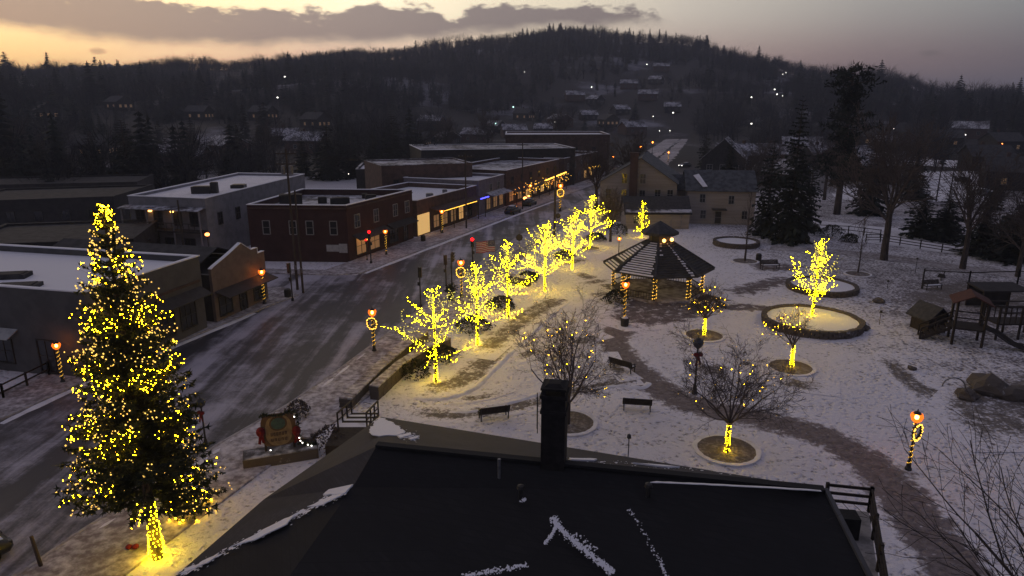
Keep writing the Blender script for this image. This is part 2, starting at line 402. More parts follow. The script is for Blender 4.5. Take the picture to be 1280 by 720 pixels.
    # a small scrap of cloud low on the right
    def scrap(px, py, wx, wy, c):
        A, e0 = pxdir(px, py)
        d = mth(nt, 'ADD', mth(nt, 'POWER', mth(nt, 'ABSOLUTE', mth(nt, 'DIVIDE', mth(nt, 'SUBTRACT', az, A), wx)), 2.0), mth(nt, 'POWER', mth(nt, 'ABSOLUTE', mth(nt, 'DIVIDE', mth(nt, 'SUBTRACT', el, e0), wy)), 2.0))
        m_ = mth(nt, 'MULTIPLY', ramp(nt, mth(nt, 'MULTIPLY_ADD', nf, 1.4, d), 1.7, .7), .45)
        return mixc(nt, m_, c, (.11, .095, .10))
    c = scrap(1163, 66, .8, .28, c); c = scrap(122, 64, .7, .28, c)
    sky = nt.nodes.new("ShaderNodeTexSky"); sky.sky_type = 'NISHITA'; sky.sun_disc = False
    sky.sun_elevation = R(.6); sky.sun_rotation = R(SUN_AZ); sky.altitude = 1000
    add = nt.nodes.new("ShaderNodeMix"); add.data_type = 'RGBA'; add.blend_type = 'ADD'; add.inputs["Factor"].default_value = .02
    L.new(c, add.inputs[6]); L.new(sky.outputs[0], add.inputs[7])
    L.new(add.outputs[2], bg.inputs[0]); bg.inputs[1].default_value = 1.0
    w.cycles.sampling_method = 'MANUAL'; w.cycles.sample_map_resolution = 512
world()
sun_d = bpy.data.lights.new("sun", 'SUN'); sun = bpy.data.objects.new("sun", sun_d); COL.objects.link(sun)
sun_d.energy = .05; sun_d.angle = R(12); sun_d.color = (1, .66, .4)
sun.rotation_euler = Vector((-math.sin(R(SUN_AZ)), -math.cos(R(SUN_AZ)), -.10)).to_track_quat('-Z', 'Y').to_euler()
scene.view_settings.view_transform = 'Standard'; scene.view_settings.look = 'None'
scene.view_settings.gamma = 1; scene.view_settings.exposure = 0

# ------------------------------------------------------------------ terrain
SKYLINE = [(-700, 70), (-300, 84), (0, 86), (100, 90), (180, 86), (300, 83), (370, 77), (430, 66), (480, 70), (560, 57), (620, 49), (700, 37), (780, 46), (870, 55), (950, 78), (1000, 90), (1100, 100), (1200, 113), (1280, 125), (1600, 128), (2000, 120)]
def _azel(px, py):
    r = ray(px, py); return math.atan2(r.x, r.y), r.z / math.hypot(r.x, r.y)
_az, _rz, _rr, _r0 = [], [], [], []
for px, py in SKYLINE:
    a, e = _azel(px, py)
    rr = np.interp(px, [0, 400, 700, 950, 1280], [780, 820, 960, 820, 640])
    _az.append(a); _rr.append(rr); _rz.append(CAMZ + rr * e - 5.0); _r0.append(np.interp(px, [0, 400, 560, 900, 1000, 1280], [250, 250, 400, 430, 330, 300]))
def bumps(x, y):
    return (np.sin(x * .021 + 1.3) * np.cos(y * .017 + .4) + .6 * np.sin(x * .047 - y * .031) + .5 * np.cos(x * .011 + y * .043)) * 2.2
def hz(x, y):
    x = np.asarray(x, float); y = np.asarray(y, float)
    r = np.hypot(x, y); a = np.arctan2(x, y)
    zr = np.interp(a, _az, _rz); rr = np.interp(a, _az, _rr); r0 = np.interp(a, _az, _r0)
    u = np.clip((r - r0) / (rr - r0), 0, 1)
    s = u * u * (3 - 2 * u) * .45 + u * .55
    z = zr * s * np.where(r > rr, 1 - .35 * np.clip((r - rr) / 700, 0, 1), 1)
    far = np.clip((r - 1500) / 700, 0, 1)
    z = z + far * (34 + 44 * np.exp(-((a + .51) / .12) ** 2) + 12 * np.sin(a * 9) + 2.5 * np.sin(a * 151 + r * .01) + 2.5 * np.sin(a * 317 + 1) + 2 * np.sin(a * 523 + r * .02)) * (1 - np.clip((r - 2600) / 1500, 0, 1))
    return z + bumps(x, y) * np.clip((r - r0) / 120, 0, 1)
def H(x, y): return float(hz(x, y))
def T(px, py):
    """first point of the terrain seen at this spot"""
    r = ray(px, py).normalized(); t = 40.0
    while t < 3200:
        p = r * t
        if CAMZ + p.z <= H(p.x, p.y): return Vector((p.x, p.y, H(p.x, p.y)))
        t += 2.0 if t < 500 else 4.0
    p = r * 1500; return Vector((p.x, p.y, H(p.x, p.y)))
def make_ground():
    rad = [0.0] + list(np.geomspace(6, 300, 34)) + list(np.linspace(312, 1100, 62)) + list(np.linspace(1160, 4200, 34)) + [7000, 12000]
    azs = np.concatenate([np.radians(np.linspace(-180, -52, 20))[:-1], np.radians(np.linspace(-52, 52, 400)), np.radians(np.linspace(52, 180, 20))[1:-1]])
    n = len(azs); vs = [(0, 0, 0)]; fs = []
    for r in rad[1:]:
        xs = np.sin(azs) * r; ys = np.cos(azs) * r; zs = hz(xs, ys)
        if r > 5000: zs = zs * 0 - 20
        vs.extend(zip(xs.tolist(), ys.tolist(), zs.tolist()))
    for j in range(len(rad) - 1):
        for i in range(n):
            i2 = (i + 1) % n
            if j == 0: fs.append((0, 1 + i2, 1 + i))
            else:
                a = 1 + (j - 1) * n; b = 1 + j * n
                fs.append((a + i, a + i2, b + i2, b + i))
    m = MB(); m.add(vs, fs); o = m.build("ground", "ground", smooth=True); struct(o)
make_ground()

def densify(poly, step=1.5, jit=0.0, rng=None, closed=True):
    out = []; n = len(poly)
    for i in range(n if closed else n - 1):
        a, b = Vector(poly[i][:2]), Vector(poly[(i + 1) % n][:2]); k = max(1, int((b - a).length / step))
        for j in range(k):
            p = a.lerp(b, j / k)
            if jit: p = p + Vector((rng.uniform(-jit, jit), rng.uniform(-jit, jit)))
            out.append((p.x, p.y))
    if not closed: out.append(tuple(poly[-1][:2]))
    return out
def smooth_line(pts, k=6):
    """Catmull-Rom through the points"""
    P = [Vector(p[:2]) for p in pts]; P = [P[0] * 2 - P[1]] + P + [P[-1] * 2 - P[-2]]; out = []
    for i in range(1, len(P) - 2):
        for j in range(k):
            t = j / k; a, b, c, d = P[i - 1:i + 3]
            out.append(.5 * ((2 * b) + (c - a) * t + (2 * a - 5 * b + 4 * c - d) * t * t + (3 * b - a - 3 * c + d) * t ** 3))
    out.append(P[-2]); return out
def sheet(name, poly, z, mat, kind="structure"):
    m = MB(); m.add([(p[0], p[1], z) for p in poly], [tuple(range(len(poly)))])
    o = m.build(name, mat); me = o.data
    bm = bmesh.new(); bm.from_mesh(me); bmesh.ops.triangulate(bm, faces=bm.faces[:])
    for f in bm.faces:
        if f.normal.z < 0: f.normal_flip()
    bm.to_mesh(me); bm.free(); struct(o, kind); return o
def ribbon(name, pts, w0, w1, z, mat):
    L = smooth_line(pts); n = len(L); vs = []; fs = []
    for i, p in enumerate(L):
        d = (L[min(i + 1, n - 1)] - L[max(i - 1, 0)]).normalized(); nn = Vector((-d.y, d.x)); w = (w0 + (w1 - w0) * i / (n - 1)) / 2
        vs += [(p.x - nn.x * w, p.y - nn.y * w, z), (p.x + nn.x * w, p.y + nn.y * w, z)]
    fs = [(2 * i, 2 * i + 2, 2 * i + 3, 2 * i + 1) for i in range(n - 1)]
    m = MB(); m.add(vs, fs); o = m.build(name, mat)
    bm = bmesh.new(); bm.from_mesh(o.data)
    for f in bm.faces:
        if f.normal.z < 0: f.normal_flip()
    bm.to_mesh(o.data); bm.free(); return struct(o)
def soft_ribbon(name, pts, w0, w1, z, mat, k=5):
    L = smooth_line(pts, k); n = len(L); vs = []; at = []; N = 5
    for i, p in enumerate(L):
        d = (L[min(i + 1, n - 1)] - L[max(i - 1, 0)]).normalized(); nn = Vector((-d.y, d.x)); w = w0 + (w1 - w0) * i / (n - 1)
        for t, a in ((-.85, 0), (-.30, 1), (0, 1), (.30, 1), (.85, 0)):
            vs.append((p.x + nn.x * w * t, p.y + nn.y * w * t, z)); at.append(a * min(1.0, i / 4.0, (n - 1 - i) / 4.0))
    fs = [(N * i + j, N * (i + 1) + j, N * (i + 1) + j + 1, N * i + j + 1) for i in range(n - 1) for j in range(N - 1)]
    return _soft(name, vs, fs, at, mat)
def _soft(name, vs, fs, at, mat):
    m = MB(); m.add(vs, fs); o = m.build(name, mat)
    o.data.attributes.new("soft", 'FLOAT', 'POINT').data.foreach_set("value", [float(x) for x in at])
    bm = bmesh.new(); bm.from_mesh(o.data)
    for f in bm.faces:
        if f.normal.z < 0: f.normal_flip()
    bm.to_mesh(o.data); bm.free(); return struct(o)
def soft_blob(name, poly, z, mat, out=1.16, inn=.72):
    c = sum((Vector(p[:2]) for p in poly), Vector((0, 0))) / len(poly); P = densify(poly, 1.0); n = len(P); vs = []; at = []
    for k, a in ((out, 0), (inn, 1)):
        for p in P: q = c + (Vector(p) - c) * k; vs.append((q.x, q.y, z)); at.append(a)
    vs.append((c.x, c.y, z)); at.append(1)
    fs = [(i, (i + 1) % n, n + (i + 1) % n, n + i) for i in range(n)] + [(n + i, n + (i + 1) % n, 2 * n) for i in range(n)]
    return _soft(name, vs, fs, at, mat)
def kerbed(name, poly, h, mat):
    m = MB(); m.prism(poly, 0.0, h); o = m.build(name, mat)
    bm = bmesh.new(); bm.from_mesh(o.data); bmesh.ops.recalc_face_normals(bm, faces=bm.faces[:]); bm.to_mesh(o.data); bm.free()
    return struct(o)
rs = random.Random(3)
KL = [(-50, 10), (-42, 26)] + [tuple(G(*p)[:2]) for p in ((0, 525), (90, 484), (200, 437), (330, 385), (372, 369))]     # left kerb, near block
KL2 = [tuple(G(*p)[:2]) for p in ((448, 343), (520, 315), (580, 292), (640, 269), (700, 247), (748, 229))]               # left kerb beyond the side street
KR = [(-34, 6)] + [tuple(G(*p)[:2]) for p in ((27, 720), (93, 673), (275, 557), (362, 507), (427, 462), (528, 386), (560, 358), (600, 330), (650, 295), (700, 266), (772, 229))]
FAR = [tuple(G(*p)[:2]) for p in ((790, 210), (822, 192), (858, 172))]
FARL = [tuple(G(*p)[:2]) for p in ((762, 214), (800, 193), (838, 172))]
sheet("road", KL + KL2 + FARL + FAR[::-1] + KR[::-1], .004, "snowy_asphalt")
ss = [G(372, 369), G(448, 343)]
sheet("road", [(ss[0].x + 2, ss[0].y), (ss[1].x + 1.5, ss[1].y - .5), (-60, 84.5), (-140, 86), (-140, 77), (-60, 74)], .008, "snowy_asphalt")
# right pavement, from the kerb in to the park
def offset(line, d):
    out = []; P = [Vector(p) for p in line]
    for i, p in enumerate(P):
        t = (P[min(i + 1, len(P) - 1)] - P[max(i - 1, 0)]).normalized(); out.append((p.x + t.y * d, p.y - t.x * d))
    return out
kerbed("pavement", offset(KR, .02) + offset(KR, 4.6)[::-1], .12, "pavement_snow")
kerbed("kerb", KR + offset(KR, -.18)[::-1], .135, "kerb")
kerbed("pavement", offset(KL, -.02) + offset(KL, -4.2)[::-1], .12, "pavement_snow")
kerbed("kerb", KL + offset(KL, .18)[::-1], .135, "kerb")
kerbed("pavement", offset(KL2, -.02) + offset(KL2, -5.0)[::-1], .12, "pavement_snow")
kerbed("kerb", KL2 + offset(KL2, .18)[::-1], .135, "kerb")
# corner of the side street and its far pavement
q = offset(KL, -4.1)[-1]; e = KL[-1]
kerbed("pavement", [(e[0] - .1, e[1] + .05), (e[0] - 2.5, e[1] + 3.0), (-60, 74.2), (-60, 71.6), (q[0], q[1])], .125, "pavement_snow")
q2 = offset(KL2, -4.9)[0]; e2 = KL2[0]
kerbed("pavement", [(e2[0] - .1, e2[1] + .1), (q2[0], q2[1]), (-60, 87.2), (-60, 85.0), (e2[0] - 3, e2[1] - .6)], .125, "pavement_snow")
def px(*pts): return [tuple(G(*p)[:2]) for p in pts]
# brick path through the park
soft_ribbon("path", px((812, 398), (783, 405), (768, 425), (782, 452), (822, 484), (870, 507), (950, 524), (1030, 546), (1085, 578), (1125, 618), (1165, 672), (1200, 730)) + [(15.0, 18.0), (17, 12)], 2.3, 2.6, .008, "soft_path")
soft_ribbon("path", px((500, 519), (540, 516), (580, 518), (650, 507), (720, 490), (780, 476), (800, 474)), 1.6, 1.3, .012, "soft_patch")
soft_ribbon("path", px((712, 338), (735, 346), (770, 362), (800, 385)), 1.8, 2.2, .010, "soft_patch")
soft_blob("patio", px((752, 398), (765, 378), (805, 366), (860, 362), (915, 356), (925, 372), (905, 388), (870, 402), (830, 408), (790, 410)), .016, "soft_paving", 1.15, .75)
soft_ribbon("patio", px((880, 384), (915, 384), (955, 386), (1000, 398)), 3.0, 2.0, .020, "soft_paving")
soft_ribbon("patio", px((900, 372), (935, 362), (970, 352), (1000, 344)), 3.2, 2.6, .024, "soft_paving")
soft_ribbon("patio", px((925, 332), (955, 333), (985, 335), (1010, 340)), 5.0, 3.5, .028, "soft_paving")
# planting beds and places where the snow has gone
for k_, (pts, w0, w1) in enumerate([(((524, 490), (550, 484), (580, 474), (602, 456), (622, 438), (640, 420)), 2.0, 2.2), (((596, 448), (618, 428), (642, 408), (660, 394), (690, 378), (706, 368)), 1.9, 2.6), (((700, 334), (718, 327), (744, 320)), 1.6, 2.0), (((722, 358), (745, 352), (772, 351)), 1.5, 1.8), (((640, 452), (660, 442), (690, 432)), 1.0, 1.3), (((735, 374), (750, 368), (770, 366)), 1.4, 1.5),
                               (((1108, 440), (1118, 458), (1136, 476), (1158, 490), (1166, 510)), 1.3, 2.2), (((700, 440), (730, 425), (760, 418)), 1.6, 1.2), (((850, 470), (890, 462), (930, 466)), 2.0, 2.2), (((955, 470), (1000, 480), (1050, 488)), 2.4, 1.6), (((560, 500), (600, 497), (640, 486)), .9, .7), (((760, 440), (770, 460), (790, 476)), 1.0, 1.2)]):
    soft_ribbon("ground_patch", px(*pts), w0, w1, .014 + .0012 * k_, "soft_patch")
soft_blob("ground_patch", px((1108, 378), (1150, 352), (1200, 345), (1290, 352), (1330, 372), (1290, 392), (1215, 388), (1150, 386)), .030, "soft_patch", 1.1, .6)
soft_blob("ground_patch", px((1165, 505), (1200, 470), (1290, 460), (1400, 500), (1330, 560), (1220, 560), (1180, 535)), .033, "soft_patch", 1.1, .6)
# low bank of shovelled snow beside the wrapped trees
def bank(pts, w, h):
    L = smooth_line(px(*pts), 6); n = len(L); rg = random.Random(4); vs = []; prof = [(-.5, 0), (-.25, .7), (0, 1), (.25, .6), (.5, 0)]
    for i, p in enumerate(L):
        d = (L[min(i + 1, n - 1)] - L[max(i - 1, 0)]).normalized(); nn = Vector((-d.y, d.x)); e = math.sin(math.pi * i / (n - 1)) ** .4; ww = w * rg.uniform(.8, 1.25); hh = h * rg.uniform(.6, 1.2) * e
        for t, z in prof: vs.append((p.x + nn.x * t * ww, p.y + nn.y * t * ww, .002 + z * hh))
    m = MB(); m.add(vs, [(5 * i + j, 5 * (i + 1) + j, 5 * (i + 1) + j + 1, 5 * i + j + 1) for i in range(n - 1) for j in range(4)]); o = m.build("snowbank", "deep_snow", smooth=True)
    bm = bmesh.new(); bm.from_mesh(o.data); bmesh.ops.recalc_face_normals(bm, faces=bm.faces[:])
    if sum(f.normal.z for f in bm.faces) < 0: bmesh.ops.reverse_faces(bm, faces=bm.faces[:])
    bm.to_mesh(o.data); bm.free(); struct(o)
bank(((510, 494), (535, 499), (565, 497), (592, 486), (612, 468), (634, 446), (662, 420), (690, 394), (714, 376)), .55, .22)
bank(((560, 515), (600, 513), (650, 500), (690, 486)), .5, .14)
bank(((735, 488), (770, 483), (802, 485), (812, 478)), .5, .16)
bank(((80, 690), (180, 628), (262, 572), (300, 545)), .7, .18); bank(((340, 528), (400, 487), (440, 456), (510, 402)), .6, .16); bank(((0, 530), (90, 488), (200, 441), (320, 391)), .6, .16); bank(((455, 342), (520, 317), (580, 294), (640, 271), (700, 249)), .7, .16)
# open snow beyond the park on the right: car parks and lanes
for k_, (mat, poly) in enumerate([("deep_snow", ((1120, 252), (1150, 214), (1215, 214), (1245, 236), (1250, 252))), ("deep_snow", ((1040, 242), (1050, 232), (1078, 236), (1080, 250), (1050, 252))),
                  ("deep_snow", ((1000, 283), (1015, 276), (1120, 285), (1210, 300), (1250, 316), (1230, 322), (1100, 305), (1010, 293))),
                  ("pavement_snow", ((960, 312), (1050, 318), (1180, 336), (1330, 356), (1330, 348), (1180, 329), (1050, 311), (960, 306))),
                  ("deep_snow", ((1130, 205), (1160, 196), (1260, 196), (1280, 206), (1200, 210))), ("pavement_snow", ((772, 226), (790, 203), (815, 185), (838, 170.5), (852, 170.5), (836, 185), (818, 200), (802, 220))), ("pavement_snow", ((802, 222), (822, 200), (853, 173), (861, 173), (846, 194), (824, 218)))]):
    sheet("snowfield", densify(px(*poly), 2.5, .6, rs), .014 + .003 * k_, mat)
# ------------------------------------------------------------------ branching trees
def rvec(rng):
    return Vector((rng.gauss(0, 1), rng.gauss(0, 1), rng.gauss(0, 1))).normalized()
def turned(d, ang, rng, az=None):
    a = d.orthogonal().normalized(); b = d.cross(a); t = rng.uniform(0, 2 * math.pi) if az is None else az
    return (d * math.cos(ang) + (a * math.cos(t) + b * math.sin(t)) * math.sin(ang)).normalized()
def limb(S, rng, p, d, L, r, lev, mx, P):
    n = P['n'][lev]; L0 = L / n
    for i in range(n):
        d = (d + rvec(rng) * P['wob'][lev] + Vector((0, 0, 1)) * P['up'][lev]).normalized()
        q = p + d * L0; r1 = max(P['rmin'], r * (1 - .62 / n))
        S.append((p, q, r, r1, lev)); p = q; r = r1
        if lev < mx and i + 1 >= P['start'][lev]:
            for _ in range(P['kids'][lev]):
                if rng.random() < P['prob'][lev]:
                    cd = turned(d, rng.uniform(*P['ang'][lev]), rng)
                    limb(S, rng, p, cd, L * P['ratio'][lev] * rng.uniform(.7, 1.15) * (1 - .25 * i / n), r * .62, lev + 1, mx, P)
SPREAD = dict(n=[5, 5, 4, 3, 3, 2], wob=[.10, .14, .2, .25, .3, .3], up=[.04, .03, .03, .02, .02, .02], start=[2, 1, 1, 1, 1, 1], kids=[2, 1, 2, 2, 2, 1], prob=[.9, .95, .8, .7, .6, .5],
              ang=[(.5, .9), (.45, .85), (.4, .85), (.4, .9), (.4, .9), (.4, .9)], ratio=[.55, .62, .60, .60, .6, .6], rmin=.008)
def tree_mesh(S, fine=.02):
    m = MB(); sides = [7, 5, 4, 3, 3, 3, 3]
    for p, q, r0, r1, l in S: m.tube(p, q, r0, r1, sides[min(l, 6)], cap=False)
    return m
def spread_tree(seed, H0, trunk, R0, spread=.8, mx=3, limbs=6):
    """short trunk, then rising limbs: the bare trees of the park"""
    rng = random.Random(seed); T_ = []; C = []
    p = Vector((0, 0, -.1)); d = Vector((0, 0, 1)); r = R0
    for i in range(4):
        q = p + (d + rvec(rng) * .05).normalized() * (trunk + .1) / 4; T_.append((p, q, r, r * .93, 0)); p = q; r *= .93
    for i in range(limbs):
        a = 2 * math.pi * i / limbs + rng.uniform(-.35, .35); t = rng.uniform(.35, spread) if i else .1
        d = Vector((math.cos(a) * math.sin(t), math.sin(a) * math.sin(t), math.cos(t)))
        limb(C, rng, p - Vector((0, 0, rng.uniform(0, trunk * .18))), d, (H0 - trunk) * rng.uniform(.62, .82), r * .62, 1, mx + 1, SPREAD)
    return T_, C
def pyramid_tree(seed, H0, low=.28, wide=.42, nb=34, droop=0.0, flat=.25):
    """straight leader with side branches getting shorter upward: the young trees wrapped in lights"""
    rng = random.Random(seed); T_ = []; C = []
    p = Vector((0, 0, -.1)); n = 10; r = .017 * H0
    lead = [p]
    for i in range(n):
        q = p + Vector((rng.uniform(-.02, .02) * H0 / 5, rng.uniform(-.02, .02) * H0 / 5, (H0 + .1) / n)); r1 = max(.012, r * .86)
        T_.append((p, q, r, r1, 0)); p = q; r = r1; lead.append(p)
    P = dict(n=[4, 4, 3, 2], wob=[.1, .16, .22, .25], up=[.0, .07, .06, .05], start=[1, 1, 1, 1], kids=[1, 1, 1, 1], prob=[1, .82, .42, .3], ang=[(.5, .8), (.4, .8), (.4, .8), (.4, .8)], ratio=[.5, .42, .45, .4], rmin=.010)
    for k in range(nb):
        f = low + (.97 - low) * (k + rng.random()) / nb; z = f * H0; i = min(n - 1, int(f * n)); p = lead[i].lerp(lead[i + 1], f * n - i)
        a = k * 2.399 + rng.uniform(-.5, .5); L = H0 * wide * ((1 - f) / (1 - low)) ** .85 * rng.uniform(.5, 1.3) + .18
        e = flat + .65 * f + rng.uniform(-.15, .2) - droop * (1 - f)
        d = Vector((math.cos(a) * math.cos(e), math.sin(a) * math.cos(e), math.sin(e)))
        limb(C, rng, p, d, L, .014 + .008 * (1 - f), 1, 3, P)
    return T_, C
def bulbs_along(m, S, step, r, rng, skip=0.0, off=.02, minlev=0):
    carry = 0.0
    for p, q, r0, r1, l in S:
        if l < minlev: continue
        L = (q - p).length; t = carry
        while t < L:
            if rng.random() >= skip:
                c = p.lerp(q, t / L) + rvec(rng) * (r0 + off); m.bulb(c, r * rng.uniform(.75, 1.2))
            t += step * rng.uniform(.75, 1.25)
        carry = max(0.0, t - L)
    return m
def spiral(m, S, r, rng, pitch=.12, step=.12, dense=1.0):
    a = 0.0
    for p, q, r0, r1, l in S:
        L = (q - p).length; t = 0.0
        while t < L:
            rr = r0 + (r1 - r0) * t / L + .02; a += step / max(rr, .05)
            if rng.random() < dense:
                m.bulb(p.lerp(q, t / L) + Vector((math.cos(a) * rr, math.sin(a) * rr, 0)), r * rng.uniform(.8, 1.15))
            t += pitch * step / (2 * math.pi * max(rr, .05)) * 1.0
    return m
def move(S, loc): return [(p + loc, q + loc, a, b, l) for p, q, a, b, l in S]

def lit_tree(base, H0, label, seed, br=.03, step=.16, wide=.42, low=.28, nb=34, flat=.25, group="young trees wrapped in lights along the park edge", name="lit_tree", droop=0., mat="bulb_lemon"):
    loc = Vector((base.x, base.y, 0)); rng = random.Random(seed + 500)
    t = thing(name, label, "tree", loc, group)
    T_, C = pyramid_tree(seed, H0, low, wide, nb, droop, flat); T_, C = move(T_, loc), move(C, loc)
    tree_mesh(T_).build("trunk", "bark", t); tree_mesh(C).build("branches", "twig", t)
    spiral(MB(), T_, br * .9, rng, .20, .15 + .0012 * base.y, .85).build("trunk_light_string", mat, t)
    # one string for each part of the crown
    strands = [MB() for _ in range(5)]; cur = -1
    k = -1; buckets = [[] for _ in range(5)]; prev = None
    for s in C:
        if s[4] == 1 and (prev is None or (s[0] - prev).length > 1e-5): k += 1
        if s[4] == 1: prev = s[1]
        buckets[min(4, int(k / max(1, nb) * 5))].append(s)
    for i_, b in enumerate(buckets):
        pale = i_ % 2 == 1
        m = MB(); bulbs_along(m, b, step * (.8 if pale else 1), br * (1.75 if pale else 1), rng)
        if m.v: m.build("light_string", "bulb_pale_lemon" if pale else mat, t)
    return t
LT = [((545, 477), 358, 11, dict(wide=.46, low=.26, nb=30, flat=.08), "first wrapped tree from the roof, wide and open with low spreading branches"),
      ((597, 431), 330, 12, dict(wide=.36, low=.24, nb=44, flat=.28), "dense upright wrapped tree second from the roof, glowing solid yellow"),
      ((635, 396), 299, 13, dict(wide=.34, low=.25, nb=34, flat=.18), "slim wrapped tree with a thin lit leader, third from the roof, right of the flag"),
      ((681, 364), 281, 14, dict(wide=.50, low=.24, nb=46, flat=.10), "broad wrapped tree with flat lit tiers, fourth from the roof along the park edge"),
      ((715, 336), 268, 15, dict(wide=.48, low=.25, nb=40, flat=.14), "bushy wrapped tree just left of the gazebo roof, fifth from the roof"),
      ((738, 310), 246, 16, dict(wide=.42, low=.30, nb=36, flat=.12), "farthest wrapped tree of the row, on the brown patch towards the cream annex")]
for b, top, seed, kw, lab in LT:
    g = G(*b); lit_tree(g, ZY(top, g.y), lab, seed, br=.0215 + .00005 * g.y, step=.21 + .0024 * g.y, **kw)
g = G(802, 297); lit_tree(g, ZY(250, g.y + 1), "slim cone shaped tree covered in yellow lights before the cream annex wall", 31, br=.026, step=.62, wide=.27, low=.11, nb=44, flat=.2, name="lit_cone_tree", group=None)
g = G(1014, 402); lit_tree(g + Vector((0, 0, 0)), ZY(299, g.y), "golden lit upright tree in the middle of the round stone planter", 33, br=.025, step=.42, wide=.36, low=.22, nb=46, flat=.5, name="lit_planter_tree", group=None, mat="bulb_lemon")

def bare_lit_tree(base, H0, trunk, label, seed, nb, trunklit=True, mx=3, spread=.85, br=.05, limbs=6, R0=.14, seen=None, step=.9, name="bare_tree", group="bare park trees with sparse fairy lights"):
    loc = Vector((base.x, base.y, 0)); rng = random.Random(seed + 900)
    t = thing(name, label, "tree", loc, group)
    T_, C = spread_tree(seed, H0, trunk, R0, spread, mx, limbs); T_, C = move(T_, loc), move(C, loc)
    tree_mesh(T_).build("trunk", "bark", t); tree_mesh(C).build("branches", "twig", t)
    if trunklit:
        m = MB(); spiral(m, T_, .020, rng, .19, .15, .8); m.build("trunk_light_string", "bulb_lemon", t)
    pts = [s for s in C if (s[4] >= 3 or (s[4] == 2 and rng.random() < .3)) and rng.random() < .6]; rng.shuffle(pts)
    n = max(1, nb // 3)
    for k in range(3):
        m = MB()
        for s in sorted(pts[k * n:(k + 1) * n], key=lambda s: math.atan2(s[1].y - loc.y, s[1].x - loc.x)): m.bulb(s[1] + rvec(rng) * .03, br * rng.uniform(.7, 1.25) * (1 if k == 0 else 1.5))
        if m.v: m.build("light_string", "bulb_gold" if k == 0 else "bulb_pale_gold", t)
    return t
bare_lit_tree(G(710, 532), 7.4, 1.8, "tall bare tree with scattered fairy lights behind the black chimney", 51, 120, False, 4, 1.05, .018, 8, .14)
bare_lit_tree(G(908, 567), 7.0, 2.1, "bare tree with yellow wrapped trunk in the nearest snow ringed bed, right of the chimney", 52, 66, True, 4, 1.1, .018, 8, .13)
bare_lit_tree(G(880, 420), 4.6, 1.75, "dark reddish bare tree with lit trunk at the right front of the gazebo", 53, 60, True, 3, 1.25, .022, 8, .12)
bare_lit_tree(G(989, 460), 5.0, 1.9, "bare tree with leaning lit trunk in front of the large round planter", 54, 96, True, 3, 1.1, .022, 7, .13)

def sapling(base, H0, label, seed, mx=3):
    loc = Vector((base.x, base.y, 0)); t = thing("bare_sapling", label, "tree", loc)
    T_, C = pyramid_tree(seed, H0, .25, .30, 30, 0, .6); T_, C = move(T_, loc), move(C, loc)
    tree_mesh(T_).build("trunk", "bark", t); tree_mesh(C).build("branches", "twig", t); return t
g = G(931, 327); sapling(g, ZY(240, g.y), "unlit reddish bare tree in front of the tan house right of the gazebo", 61)
g = G(1072, 342); sapling(g, ZY(272, g.y), "thin unlit sapling in a small bed behind the golden planter tree", 62)

